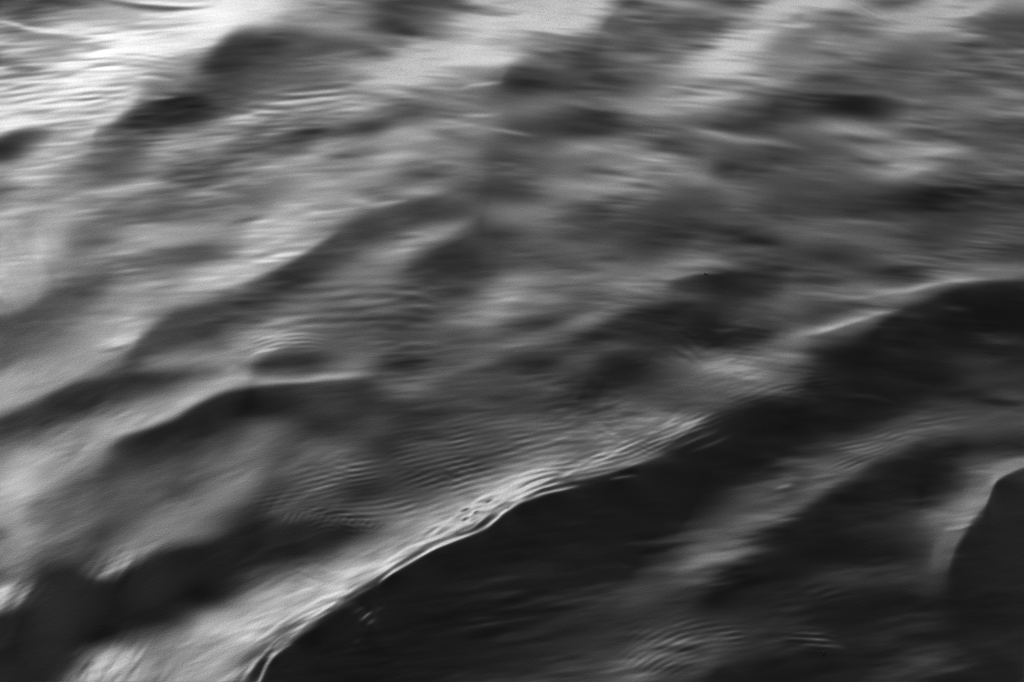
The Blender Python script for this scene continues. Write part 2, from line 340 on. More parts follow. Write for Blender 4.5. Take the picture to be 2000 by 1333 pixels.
# ---- left, middle
S(.72,.8,[(-80,480,50,60),(30,490,60,60),(110,470,50,40)],taper=.1)
S(.72,.6,[(70,450,14,14),(110,455,16,30),(130,500,14,24)])
S(.66,.7,[(-80,610,40,12),(0,605,40,10),(50,585,40,9),(90,560,30,8)],taper=.1)
S(.32,.85,[(-80,650,14,30),(0,632,8,30),(55,612,6,26),(100,585,8,22),(160,568,14,18),(225,555,12,12)],taper=.1)
S(.40,.6,[(80,545,14,14),(130,530,14,20),(200,530,20,20)])
R(.10,8,[(160,530,20,24),(195,537,20,24),(230,540,18,20)],taper=.3,warp=.05)
S(.26,.7,[(-60,660,16,22),(40,650,14,18),(120,640,12,14)])
S(.52,.6,[(120,650,10,16),(180,620,18,18),(260,590,20,24),(320,600,20,20)])
S(.60,.6,[(260,560,24,26),(300,590,24,24),(320,618,20,8)])
S(.70,.7,[(195,655,10,10),(230,640,14,10),(275,632,16,8)])
S(.90,.9,[(225,643,4,4),(245,638,5,5),(268,636,4,4)])
S(1.0,.95,[(212,672,8,5),(240,664,9,8),(262,656,9,8),(278,650,7,5)])
S(.35,.6,[(180,690,3,4),(225,682,3,4),(262,668,2,4)])
S(.58,.7,[(-60,760,20,24),(60,740,24,24),(160,700,16,18),(230,690,10,14)])
S(.28,.9,[(230,715,6,10),(262,690,5,18),(290,662,4,22),(320,638,4,22),(360,618,5,24),(420,600,6,26),(470,572,6,22)],taper=.12)
S(.26,.6,[(300,700,14,14),(380,680,18,16),(450,660,16,14)])
S(.19,.93,[(460,580,5,14),(520,547,5,22),(570,520,5,30),(610,495,5,34),(650,468,5,26),(700,440,5,18),(760,416,4,12)],taper=.15)
S(.27,.6,[(430,630,12,12),(480,600,18,16),(540,590,18,16)])
S(.64,.85,[(350,560,10,10),(430,550,14,7),(500,535,22,6),(560,508,26,6),(620,475,30,6),(670,440,24,6)],taper=.2)
S(.80,.8,[(360,549,3,2.5),(410,545,3,3),(450,538,3,3),(490,537,2.5,2.5)])
S(.84,.75,[(480,520,5,4),(520,510,5,4),(550,503,4,3)])
S(.42,.5,[(290,520,14,14),(380,490,20,18),(450,485,18,16)])
S(.60,.5,[(320,450,10,10),(400,455,10,10)])
S(.43,.6,[(590,560,10,10),(660,545,12,10),(740,535,10,8)])
R(.17,20,[(540,600,60,60),(640,592,60,60),(740,588,60,60),(860,600,50,50)],warp=.14,taper=.2,breakup=.5)
S(.50,.8,[(560,655,12,14),(500,690,12,12),(450,712,10,8),(420,718,8,6)][::-1])
R(.38,8.2,[(478,690,18,8),(530,674,20,12),(590,668,18,14),(640,672,14,12)],warp=.03,taper=.3,breakup=.2)
S(.80,.8,[(490,690,2.5,2.5),(515,685,2.5,2.5),(545,680,2.5,2.5)])
S(.2,.7,[(455,724,3,6),(500,707,3.5,16),(550,698,4,24),(610,698,5,22),(690,706,8,14)],taper=.3)
S(.20,.7,[(500,725,10,10),(580,725,12,10),(640,722,8,8)])
S(.50,.7,[(240,725,8,8),(300,718,12,8),(380,712,12,6),(450,704,8,6)])
S(.60,.8,[(-80,850,40,14),(0,800,34,12),(60,768,28,8),(120,748,20,6),(180,728,14,6)],taper=.1)
S(.19,.95,[(-60,860,8,26),(20,818,6,28),(80,792,5,30),(115,772,4,34),(160,752,4,36),(230,745,5,26),(310,738,5,18),(390,726,5,14),(465,716,4,8)],taper=.12)
S(.26,.6,[(330,745,6,8),(400,735,7,9),(450,728,6,7)])
S(.55,.85,[(60,880,20,14),(150,868,22,12),(230,845,26,10),(310,805,34,10),(370,775,28,8),(440,752,18,6),(510,744,12,5)],taper=.18)
S(.66,.8,[(205,842,5,5),(260,840,6,5),(320,828,6,4)])
S(.62,.7,[(455,738,8,10),(478,742,14,10),(492,748,10,6)])
S(.12,.96,[(205,892,5,20),(240,862,4,30),(300,840,4,30),(345,825,4,36),(372,806,4,40),(405,787,3.5,44),(450,771,3.5,40),(520,759,3.5,34),(600,752,4,28),(680,750,5,28),(760,752,8,30)],taper=.1)
S(.6,.75,[(470,750,6,4),(530,747,6,3),(590,745,6,3),(640,740,7,4),(690,735,7,5),(735,731,6,5)],taper=.2)
S(.42,.7,[(430,900,18,18),(480,860,20,20),(530,835,14,14)])
S(.33,.6,[(620,775,14,14),(680,765,16,16)])
S(.22,.8,[(-40,712,14,14),(0,715,14,14),(25,718,8,8)])
S(.34,.6,[(740,742,5,5),(800,743,5,6),(880,750,5,6)])
# ---- middle
S(.52,.8,[(690,500,10,10),(760,492,12,10),(810,478,12,6),(860,458,10,7),(930,428,8,6)],taper=.2)
S(.46,.6,[(650,552,10,8),(720,532,12,8),(790,520,10,5)])
S(.14,.92,[(790,512,4,14),(840,505,6,18),(900,510,10,16),(980,522,8,10)],taper=.2)
S(.16,.85,[(830,498,4,14),(870,478,4,20),(910,458,4,24),(960,440,8,20)],taper=.2)
S(.22,.6,[(980,505,10,12),(1040,510,10,12),(1090,505,8,8)])
S(.44,.7,[(970,560,10,12),(1050,550,12,10),(1110,540,10,10),(1100,520,20,14)][:3])
S(.50,.85,[(900,625,8,10),(950,612,10,12),(1010,595,12,10),(1080,585,10,8),(1130,570,10,8)])
S(.26,.6,[(1020,562,4,4),(1080,562,4,4),(1120,558,4,4)])
S(.19,.8,[(940,658,6,9),(1000,645,8,9),(1070,630,7,8),(1150,610,6,6)])
S(.42,.7,[(990,675,9,10),(1080,655,10,8),(1180,630,8,6),(1260,612,7,5),(1350,590,6,5)])
S(.43,.6,[(1170,540,9,10),(1260,532,9,9),(1340,527,9,9)])
S(.36,.5,[(1150,470,10,12),(1220,480,10,10)])
S(.19,.6,[(1150,505,6,6),(1230,505,6,6)])
S(.20,.6,[(1240,455,10,14),(1310,460,12,14)])
S(.17,.93,[(1090,685,5,12),(1140,660,6,16),(1200,632,5,24),(1260,611,5,32),(1320,603,5,30),(1370,608,6,22)],taper=.15)
S(.15,.8,[(985,728,5,8),(1040,714,5,10),(1085,702,4,12),(1110,700,4,10)])
S(.11,.85,[(1160,745,20,18),(1205,718,26,24),(1250,702,22,24),(1290,700,14,16)])
S(.34,.6,[(1130,700,8,8),(1190,680,10,8),(1240,672,8,6)])
S(.34,.5,[(860,725,8,8),(940,705,10,8),(1000,690,10,8)])
S(.17,.8,[(740,712,6,9),(790,706,7,10),(840,700,6,8)])
S(.18,.7,[(660,790,14,30),(740,790,20,30),(820,800,20,30)])
S(.14,.7,[(725,868,12,16),(770,845,14,16),(830,825,12,14)])
S(.20,.7,[(920,720,7,10),(990,725,8,10)])
S(.15,.7,[(1100,790,9,9),(1150,783,9,9),(1190,778,8,8)])
S(.18,.5,[(1000,770,9,9),(1070,765,9,9)])
S(.33,.6,[(880,835,12,20),(1000,825,14,24),(1120,815,14,20)])
S(.30,.5,[(1180,770,9,9),(1260,760,10,12),(1330,760,10,12)])
# ---- right, middle
S(.50,.7,[(1270,525,9,9),(1340,518,9,9),(1390,514,7,9),(1440,524,7,6)])
S(.56,.85,[(1285,551,6,4),(1330,540,6,4),(1370,534,5,3),(1420,535,4,3)])
S(.46,.5,[(1340,470,10,12),(1400,478,10,10)])
S(.10,.95,[(1290,566,4,12),(1335,552,4,18),(1380,543,3.5,24),(1440,545,4,26),(1500,545,5,20),(1550,545,8,12)],taper=.15)
S(.14,.6,[(1450,540,8,10),(1530,538,9,10)])
S(.11,.85,[(1310,612,9,14),(1360,618,10,18),(1410,628,8,14)])
S(.11,.8,[(1370,656,5,11),(1430,655,5,12),(1490,650,5,12),(1540,645,5,8)])
S(.33,.6,[(1390,646,2.5,2.5),(1430,645,2.5,2.5),(1460,647,2.5,2.5)])
S(.34,.6,[(1440,600,10,10),(1500,625,12,10),(1540,630,8,8)])
S(.36,.6,[(1500,545,10,10),(1600,525,9,9),(1700,520,9,10),(1800,518,8,8)])
S(.17,.7,[(1690,535,4,6),(1760,530,5,6),(1830,530,4,5)])
S(.40,.6,[(1580,580,7,7),(1640,572,8,8),(1720,562,8,8)])
S(.60,.9,[(1620,585,4,3),(1680,582,5,3.5),(1740,572,7,4),(1775,567,7,5),(1830,553,6,5),(1900,547,5,4),(2010,542,5,4)],taper=.25)
S(.44,.6,[(1780,555,9,7),(1840,545,10,6),(1920,528,6,5),(2010,518,5,5)])
S(.17,.7,[(1560,612,5,7),(1620,604,6,8),(1700,595,6,6),(1740,598,5,5)])
S(.62,.92,[(1540,655,8,6),(1590,650,8,5),(1630,640,8,4),(1680,624,7,4),(1720,612,6,4),(1765,604,5,3.5)],taper=.2)
S(.07,.95,[(1540,740,30,30),(1620,710,26,60),(1680,680,16,90),(1720,650,9,100),(1760,620,7,110),(1810,600,7,120),(1870,573,6,120),(1930,562,6,110),(2010,554,5,110),(2100,550,5,110)],taper=.15)
S(.06,.7,[(1580,770,20,30),(1700,730,40,50),(1800,690,50,50),(1960,610,30,40)])
S(.20,.6,[(1760,605,4,10),(1790,612,5,12),(1800,640,6,10)])
S(.17,.6,[(1830,600,5,6),(1900,606,5,6)])
S(.21,.7,[(1880,640,6,8),(1940,655,7,9),(2020,665,7,9)])
S(.40,.8,[(1340,720,12,12),(1420,712,18,14),(1490,700,18,16),(1550,680,18,16),(1590,660,14,10)])
S(.33,.7,[(1500,740,10,12),(1560,725,12,14),(1600,700,14,12)])
S(.64,.85,[(1365,719,8,7),(1415,721,10,7),(1450,721,9,7),(1510,720,7,6)])
S(.35,.6,[(1330,765,10,10),(1400,750,10,10),(1500,752,9,9)])
S(.07,.9,[(1300,905,5,20),(1360,862,10,26),(1440,815,12,40),(1520,790,10,50),(1600,765,8,60),(1680,760,20,50)],taper=.12)
S(.07,.8,[(1600,805,14,20),(1700,800,16,24),(1790,800,10,14)])
S(.19,.6,[(1620,775,3,4),(1700,775,4,4),(1760,790,3,4)])
S(.25,.8,[(1680,900,9,14),(1750,850,10,16),(1830,810,14,16),(1900,798,12,14),(2020,808,10,12)])
S(.20,.7,[(1860,720,16,16),(1930,740,18,18),(2020,760,20,20)])
S(.09,.8,[(1890,780,6,5),(1950,787,6,6),(2020,792,6,6)])
R(.22,8.5,[(1430,775,18,10),(1500,760,20,14),(1570,752,20,16),(1660,745,16,14)],warp=.12,taper=.25)
# ---- the main crest
S(.24,.6,[(500,960,20,20),(620,950,26,22),(720,925,24,20)])
S(.36,.5,[(560,900,12,14),(660,890,14,14),(760,900,12,14)])
S(.50,.6,[(760,1010,12,16),(840,1000,16,20),(920,975,18,20)])
S(.20,.6,[(650,985,12,16),(730,985,16,18),(800,1000,14,14)])
S(.52,.6,[(560,1190,22,16),(640,1145,30,12),(700,1108,26,10),(760,1075,18,10),(830,1040,18,14),(900,1000,20,18),(960,970,22,18),(1020,945,22,16),(1100,918,20,12),(1180,902,18,12),(1260,875,14,12)],taper=.12)
S(.82,.8,[(560,1225,10,6),(620,1190,13,6),(680,1150,14,6),(740,1115,13,6),(800,1080,10,6),(850,1055,9,6)],taper=.2)
S(.74,.7,[(860,1045,10,8),(910,1012,12,12),(960,987,14,12),(1010,962,14,12),(1070,937,12,10),(1130,922,10,10)],taper=.2)
S(.10,.97,[(470,1400,4,60),(500,1345,3.5,80),(530,1300,3,110),(570,1262,3,150),(630,1222,3,180),(690,1183,2.5,200),(740,1146,2.5,200),(800,1104,2.5,200),(850,1075,2.5,190),(900,1054,2.5,180),(945,1038,2.5,170),(972,1018,2.5,160),(990,1000,2.5,150),(1020,984,2.5,140),(1060,969,2.5,130),(1100,958,2.5,120),(1150,950,3,110),(1200,938,5,100),(1250,915,6,90),(1310,900,8,70)],taper=.06,p=3)
S(.10,.9,[(800,1180,60,60),(950,1110,60,70),(1080,1040,50,60),(1230,980,40,50),(1330,930,30,40)])
# capillary lines of the crest
S(.93,.95,[(735,1138,2.5,2.5),(790,1105,2.5,2.5),(845,1073,2.5,2.5),(900,1050,2.5,2.5),(945,1033,2.5,2.5),(965,1018,2.5,2),(985,1000,2.5,2.5),(1010,984,3,2.5),(1050,968,3,2.5),(1090,958,2.5,2.5),(1140,949,2.5,2)],taper=.12)
S(.10,.92,[(880,1050,1.5,1.5),(915,1033,2,2),(938,1023,3.5,3.5),(955,1005,3,3),(975,990,2,2),(1000,977,1.5,1.5)],taper=.3)
S(.12,.9,[(1020,972,2,2),(1060,955,3,3),(1090,947,3.5,3),(1140,942,2.5,2),(1190,934,2.5,3),(1240,926,3,3)],taper=.25)
S(.95,.9,[(985,982,2.5,2.5),(1030,964,3,2.5),(1070,948,3,2.5),(1110,941,2.5,2)],taper=.3)
S(.15,.8,[(1040,955,1.8,1.8),(1080,940,2,2),(1120,930,2,2),(1180,920,2,2)],taper=.3)
S(.95,.9,[(990,970,2.5,2.5),(1040,943,3,3),(1080,933,3,2.5),(1120,925,2.5,2.5)],taper=.3)
S(.22,.8,[(1010,950,1.8,1.8),(1060,930,2,2),(1110,917,2,2),(1160,908,2,2)],taper=.3)
S(.92,.85,[(960,960,3,3),(1010,938,3,3),(1060,923,3,2.5),(1120,912,2.5,2.5),(1170,904,2,2)],taper=.3)
S(.30,.7,[(1020,925,2,2),(1080,910,2,2),(1150,898,2,2)],taper=.3)
S(.78,.8,[(980,935,3,3),(1040,917,2.5,2.5),(1110,903,2.5,2.5),(1180,895,2,2)],taper=.3)
S(.40,.6,[(1190,938,2,2),(1240,930,2,2)],taper=.3)
S(.9,.85,[(870,1018,2.5,2.5),(905,998,3,2.5),(930,985,3,2.5),(980,968,3,3)],taper=.3)
S(.9,.85,[(890,1022,2,2),(930,1002,3,2.5),(970,985,3,2.5)],taper=.3)
S(.25,.85,[(890,1012,1.5,1.5),(920,1000,2,2),(945,988,1.5,1.5)],taper=.3)
S(.3,.8,[(905,1022,1.5,1.5),(930,1012,2,2),(960,995,1.5,1.5)],taper=.3)
for cx, cy in ((907,996),(930,1001),(910,1014),(954,978)):
    S(.06,.95,[(cx-8,cy+4,1.6,1.6),(cx,cy,1.9,1.9),(cx+8,cy-4,1.6,1.6)],taper=.3)
S(.25,.8,[(820,1050,2,2),(850,1034,2.5,2.5),(880,1025,2,2)],taper=.3)
S(.8,.7,[(820,1040,2.5,2.5),(850,1026,2.5,2.5),(885,1016,2.5,2.5)],taper=.3)
S(.28,.75,[(745,1122,1.6,1.6),(790,1094,1.8,1.8),(840,1066,1.8,1.8),(890,1046,1.5,1.5)],taper=.25)
S(.95,.7,[(730,1128,2,2),(780,1095,2,2),(830,1066,2,2),(880,1044,2,2)],taper=.25)
S(.40,.6,[(735,1112,1.6,1.6),(780,1086,1.6,1.6),(830,1060,1.6,1.6)],taper=.25)
S(.9,.8,[(570,1225,3,3),(630,1188,4,3),(690,1152,4,3),(740,1122,3,3)],taper=.25)
# lower end of the crest
S(.75,.8,[(400,1345,6,5),(460,1318,6,5),(510,1285,6,5),(560,1250,6,5),(620,1210,5,4)],taper=.2)
S(.30,.8,[(440,1342,2.5,3),(480,1318,2.5,3),(520,1280,2.5,2.5),(570,1240,2,2),(620,1212,1.6,1.6)],taper=.25)
S(.85,.8,[(470,1330,2.5,2.5),(490,1310,2.5,2.5),(505,1292,2.5,2.5),(530,1268,2.5,2),(570,1252,2,2)],taper=.25)
S(.08,.9,[(488,1338,3,3.5),(500,1318,3,4),(512,1296,2.5,3),(525,1280,2,2)],taper=.25)
S(.92,.95,[(500,1345,2.5,2.5),(512,1318,2.5,2.5),(520,1300,2.5,2.5),(535,1280,2.5,2),(560,1262,2,2)],taper=.25)
R(.35,9,[(560,1235,18,14),(620,1200,16,12),(680,1170,12,10)],warp=.25,taper=.3)
# ripples on the dark face under the crest
for (ax, ay, bx, by, t) in ((670,1190,695,1175,.3),(690,1200,712,1184,.36),(702,1214,728,1194,.62),(718,1222,732,1208,.4),(660,1185,680,1172,.4),(735,1196,748,1184,.2),(692,1260,702,1246,.22),(710,1275,718,1262,.18),(790,1240,800,1228,.17)):
    S(t,.9,[(ax,ay,2,2),((ax+bx)/2,(ay+by)/2-1,2.4,2.4),(bx,by,2,2)],taper=.35)
# ripples behind the crest
R(.24,12,[(760,985,40,40),(840,955,44,40),(940,925,44,36),(1060,895,40,30),(1160,880,36,24)],warp=.28,taper=.2,breakup=.6)
R(.22,10,[(760,900,44,44),(860,880,48,44),(960,860,44,40),(1080,850,40,36)],warp=.25,taper=.2,breakup=.7)
R(.34,9.5,[(1120,905,20,16),(1200,890,26,22),(1280,862,28,22),(1350,832,26,20),(1410,808,20,16)],warp=.18,taper=.2,breakup=.5)
S(.48,.6,[(1220,880,10,9),(1290,850,14,9),(1350,820,14,10),(1390,800,10,8)])
R(.28,8.5,[(1240,885,14,16),(1300,862,18,22),(1360,838,20,24),(1400,830,16,20)],warp=.1,taper=.2,breakup=.4)
R(.2,9,[(1215,862,16,12),(1250,878,18,12),(1290,892,16,12)],warp=.1,taper=.3,breakup=.3)
R(.25,11,[(560,1008,20,24),(600,1012,30,24),(600,990,30,24)][:2]+[(650,1015,24,24),(720,1030,20,20)],warp=.5,taper=.25,breakup=.8)
for k in range(14):
    x = 556+k*13; y = 1012+4*np.sin(k*1.3)+max(0,k-5)*1.6
    S(.40 if k < 8 else .34,.75,[(x-7,y+12,2.2,2.2),(x,y-1,2.4,2.4),(x+9,y-12,2.2,2.2)],taper=.35)
R(.22,11,[(470,985,30,30),(560,955,36,36),(660,935,40,36),(760,930,36,30)],warp=.6,taper=.2,breakup=.8)
# ---- bottom left
S(.58,.7,[(-60,880,40,40),(60,880,40,40),(170,880,30,30),(240,860,16,16)])
S(.74,.85,[(-10,920,20,20),(25,950,20,18),(25,1000,20,18),(40,1060,18,14),(46,1088,14,10)],taper=.2)
S(.58,.6,[(-40,1100,20,14),(30,1110,20,12),(80,1108,16,10)])
S(.36,.7,[(60,960,10,24),(90,1000,14,30),(130,1000,20,30)])
S(.40,.6,[(150,1080,14,18),(230,1050,16,20),(300,1020,12,14)])
S(.30,.6,[(240,920,10,20),(320,900,14,24),(400,900,14,20)])
S(.47,.8,[(190,1128,12,5),(240,1100,16,6),(290,1072,18,7),(340,1035,20,10),(400,990,18,12),(470,955,16,12),(520,925,12,10)],taper=.15)
S(.135,.95,[(-80,1260,8,60),(0,1212,6,60),(45,1190,5,70),(70,1160,5,80),(90,1132,5,90),(130,1128,4,90),(180,1138,4,80),(225,1140,3.5,70),(262,1116,4,70),(310,1092,5,60),(380,1074,6,50),(460,1060,8,44),(540,1050,12,40),(610,1030,14,34),(690,1005,16,24)],taper=.07)
S(.14,.85,[(-60,1290,40,40),(80,1250,50,44),(200,1190,50,40),(320,1150,40,34),(430,1120,34,30)])
S(.78,.85,[(-30,1195,14,8),(0,1185,18,9),(25,1172,16,10),(50,1165,12,10)],taper=.2)
S(.60,.8,[(185,1132,4,4),(205,1122,5,4),(235,1108,6,5),(262,1096,6,5)],taper=.25)
R(.3,9,[(-20,1190,24,18),(40,1160,26,20),(90,1135,16,14)],warp=.3,taper=.2)
R(.3,9,[(180,1125,16,10),(220,1112,20,12),(280,1085,16,12)],warp=.3,taper=.25)
S(.56,.85,[(150,1345,16,30),(220,1300,20,40),(300,1262,18,40),(370,1232,20,40),(430,1200,20,36),(500,1180,18,30),(570,1165,16,20)],taper=.12)
S(.58,.7,[(260,1345,30,20),(350,1310,40,30),(430,1270,40,30),(500,1225,30,24)])
S(.85,.85,[(190,1322,14,12),(215,1305,18,18),(238,1292,20,16),(262,1278,12,10)],taper=.2)
S(.80,.6,[(170,1330,12,16),(230,1310,24,22),(280,1290,14,14)])
S(.70,.6,[(375,1232,8,8),(405,1220,12,10),(430,1222,8,8)])
R(.18,16,[(170,1275,10,10),(175,1300,30,60),(178,1333,30,60)],warp=.3,taper=.2)
S(.12,.8,[(300,1215,10,10),(380,1180,14,10),(450,1150,12,10),(540,1120,10,10)])
# ---- bottom right
S(.32,.8,[(1440,1020,14,14),(1510,995,18,12),(1570,975,16,9),(1620,945,14,7),(1680,912,12,7),(1730,885,12,8),(1790,868,9,8)],taper=.2)
S(.22,.6,[(1440,950,20,20),(1520,930,24,20),(1600,905,20,18),(1680,880,14,12)])
S(.45,.85,[(1508,957,3,2.5),(1530,951,3.5,3),(1552,945,3,2.5)],taper=.3)
S(.48,.85,[(1575,934,3,2.5),(1610,930,3.5,3),(1645,926,3,2.5)],taper=.3)
S(.42,.6,[(1660,918,6,4),(1690,905,6,4),(1720,890,6,4)])
S(.33,.8,[(1300,1150,24,16),(1350,1110,30,18),(1400,1070,30,18),(1460,1030,22,14)])
S(.45,.85,[(1340,1102,3,3),(1370,1086,4,4),(1400,1075,4,3),(1430,1068,3,3)],taper=.3)
S(.40,.6,[(1400,1078,3,3),(1425,1086,4,4),(1445,1094,3,3)],taper=.3)
S(.36,.6,[(1300,1075,4,4),(1330,1070,4,4)])
S(.38,.6,[(1490,1014,3,3),(1530,1015,3,3),(1570,1012,3,3)])
S(.26,.6,[(1210,1108,3,3),(1240,1106,3,3)])
S(.085,.8,[(1370,1180,14,20),(1440,1120,14,36),(1490,1092,12,50),(1540,1060,14,50),(1570,1020,8,50),(1610,985,7,50),(1670,945,7,60),(1730,915,7,60),(1790,890,8,50),(1870,880,12,40)],taper=.12)
S(.08,.6,[(1500,1090,20,30),(1620,1050,30,40),(1720,1000,30,40)])
S(.22,.7,[(1560,1125,12,12),(1680,1132,14,12),(1780,1125,14,14),(1830,1095,14,14)])
S(.30,.8,[(1740,1020,16,16),(1820,1012,20,18),(1880,990,22,16),(1915,955,20,10),(1940,920,20,8),(2020,890,16,10)],taper=.2)
S(.095,.85,[(1850,1150,18,50),(1860,1105,13,80),(1876,1072,11,90),(1904,1040,10,90),(1931,1008,11,80),(1944,975,10,70),(1956,944,9,60),(1977,931,8,60),(2020,908,3.5,60),(2090,880,3.5,60)],taper=.07,p=2.6)
S(.38,.7,[(1838,1120,12,8),(1846,1090,12,8),(1862,1058,12,7),(1890,1032,10,6)])
S(.6,.9,[(1848,1032,3,2.5),(1875,1029,3.5,3),(1898,1023,3,2.5)],taper=.3)
S(.56,.85,[(1860,1010,3,3),(1890,1008,3,3),(1915,1003,3,3)],taper=.3)
S(.6,.9,[(1921,990,4,4),(1927,970,5,4),(1935,948,4,3),(1948,932,3,2.5)],taper=.3)
S(.5,.8,[(1945,932,4,3),(1965,922,4,3),(2000,910,4,3),(2030,900,4,3)],taper=.2)
S(.40,.6,[(1912,980,2.5,2.5),(1916,960,2.5,2.5),(1924,942,2.5,2.5)],taper=.3)
S(.27,.7,[(1150,1345,30,30),(1280,1300,40,36),(1380,1270,34,30),(1450,1240,20,20)])
R(.40,11,[(1220,1320,40,36),(1290,1278,44,40),(1370,1250,36,34),(1470,1240,28,26)],warp=.12,taper=.15,breakup=.5)
S(.42,.6,[(1290,1265,3,3),(1360,1250,3,3),(1430,1238,3,3)])
S(.40,.6,[(1240,1330,3,3),(1280,1300,3,3),(1330,1280,3,3)])
R(.6,11,[(1520,1245,14,14),(1570,1248,16,16),(1640,1256,14,14)],warp=.2,taper=.25)
S(.28,.7,[(1595,1262,2.5,2.5),(1625,1261,2.5,2.5),(1655,1266,2.5,2.5)])
S(.20,.7,[(1690,1325,12,12),(1770,1300,14,14),(1850,1278,12,12),(1890,1272,9,9)])
S(.16,.6,[(1900,1260,8,8),(2000,1262,9,9)])
S(.07,.7,[(1480,1290,16,24),(1560,1300,20,20),(1680,1280,16,16)])
S(.18,.5,[(1000,1330,16,20),(1100,1280,20,24),(1220,1230,20,24),(1330,1190,16,20)])
S(.24,.6,[(1200,1150,14,14),(1270,1100,18,14),(1340,1060,16,12)])
# ---- second pass: broad tones
S(.86,.55,[(-60,120,50,60),(120,120,60,60),(300,110,50,50),(400,70,30,24)],taper=.15)
S(.72,.85,[(55,355,26,22),(85,300,32,28),(140,262,24,20),(215,232,16,10)],taper=.2)
S(.62,.6,[(560,330,14,18),(640,300,20,20),(740,290,14,14)])
S(.20,.85,[(50,820,14,22),(140,780,20,28),(230,765,18,22),(320,752,12,14),(420,732,8,8)],taper=.2)
S(.26,.8,[(-60,885,20,30),(0,852,16,26),(50,832,12,20),(110,806,8,12)],taper=.2)
S(.62,.8,[(130,858,16,12),(230,838,18,10),(310,815,24,8),(370,785,22,7),(430,762,14,5)],taper=.2)
S(.62,.75,[(-40,900,40,40),(60,900,40,40),(150,885,34,26),(215,872,16,8)],taper=.15)
S(.26,.8,[(200,905,6,24),(235,880,6,36),(320,862,12,40),(400,850,14,34)],taper=.2)
S(.46,.7,[(420,905,14,16),(480,865,18,18),(530,832,12,12)])
S(.48,.7,[(235,1108,12,5),(300,1056,18,9),(370,1005,20,11),(450,960,18,11),(520,925,10,9)],taper=.2)
S(.75,.8,[(-10,905,22,18),(28,930,22,18),(24,985,18,16),(42,1050,16,12),(48,1090,12,8)],taper=.2)
S(.38,.6,[(110,1010,16,20),(180,985,18,24),(250,970,16,18)])
S(.12,.8,[(450,1095,20,20),(560,1065,24,20),(660,1040,22,16),(740,1030,16,12)])
R(.40,8.5,[(505,1310,20,8),(560,1250,22,9),(640,1195,22,9),(720,1140,18,7),(780,1100,12,6)],warp=.35,taper=.15,breakup=.7)
S(.30,.6,[(1540,735,16,18),(1590,715,18,20),(1630,690,16,18)])
S(.22,.5,[(1500,835,12,14),(1420,850,12,14)][::-1])
S(.30,.6,[(1700,870,12,12),(1770,838,12,14),(1850,812,14,14),(1950,805,10,12),(2040,812,10,10)],taper=.2)
R(.25,10,[(1600,880,16,16),(1690,865,18,18),(1780,840,18,18),(1880,830,14,14)],warp=.4,taper=.2,breakup=.8)
S(.30,.5,[(1310,1135,20,20),(1380,1090,24,20),(1450,1045,20,16),(1530,1000,14,12)])
S(.40,.6,[(1180,200,14,16),(1260,195,16,16)])
S(.70,.6,[(1330,118,16,16),(1400,112,20,18),(1450,90,18,14),(1500,65,14,12)])
S(.62,.5,[(1290,188,14,10),(1370,190,12,9),(1460,188,8,8)])
# ---- third pass: crest by crest
# far left hills
S(.24,.7,[(395,150,8,20),(430,112,8,34),(480,80,8,50),(560,90,14,40),(660,105,16,26)],taper=.2)
S(.17,.8,[(400,132,5,10),(435,104,5,18),(470,80,5,22),(510,72,6,16)],taper=.24)
S(.40,.6,[(520,140,10,14),(600,140,12,16),(690,130,10,12)])
R(.12,14,[(450,185,26,36),(530,196,26,38),(620,194,26,36),(730,184,22,32)],warp=.3,taper=.2,breakup=.45)
S(.72,.55,[(500,204,3,3),(570,203,3,3),(640,196,3,3)])
S(.70,.5,[(560,226,3,3),(640,228,3,3),(720,222,3,3)])
S(.15,.85,[(235,238,6,10),(270,222,5,18),(320,209,5,24),(370,207,5,24),(430,212,6,18)],taper=.24)
S(.16,.85,[(522,268,4,10),(555,261,3.5,16),(595,260,3.5,16),(640,262,4,9)],taper=.3)
S(.30,.7,[(620,262,4,10),(690,256,5,10),(770,246,5,8)])
S(.15,.85,[(-60,312,6,18),(0,281,4,18),(30,267,4,20),(65,261,3.5,18),(100,259,3.5,12)],taper=.15)
S(1.0,.6,[(-40,252,8,6),(10,250,8,5),(60,246,6,4),(105,247,5,4)])
# the row of crests left of the middle
S(.17,.8,[(480,572,5,12),(530,545,5,20),(575,520,5,30),(615,496,5,34),(655,470,5,24)],taper=.24)
S(.22,.7,[(690,448,5,14),(750,424,5,16),(820,408,5,16),(890,405,5,14),(930,418,5,8)],taper=.24)
S(.66,.7,[(520,520,14,6),(570,500,20,6),(620,470,24,6),(660,442,20,6)],taper=.24)
S(.64,.5,[(560,470,30,20),(620,430,34,20),(680,405,20,12)])
S(.27,.75,[(255,700,5,14),(285,668,4.5,22),(318,642,4.5,24),(365,620,5,22),(430,598,6,22)],taper=.2)
S(.13,.8,[(215,886,5,18),(250,860,4,28),(305,842,4,30),(348,826,4,34),(375,808,4,38),(410,789,3.5,42),(460,772,3.5,38),(540,760,3.5,30),(620,755,4,24)],taper=.15)
S(.19,.8,[(-60,862,8,20),(20,822,6,22),(80,796,5,26),(118,776,4.5,32),(165,757,4.5,34),(235,750,5,24),(320,742,5,16),(400,730,5,10)],taper=.15)
S(.60,.6,[(-60,820,30,12),(20,785,28,10),(80,760,24,7),(140,738,16,6)],taper=.2)
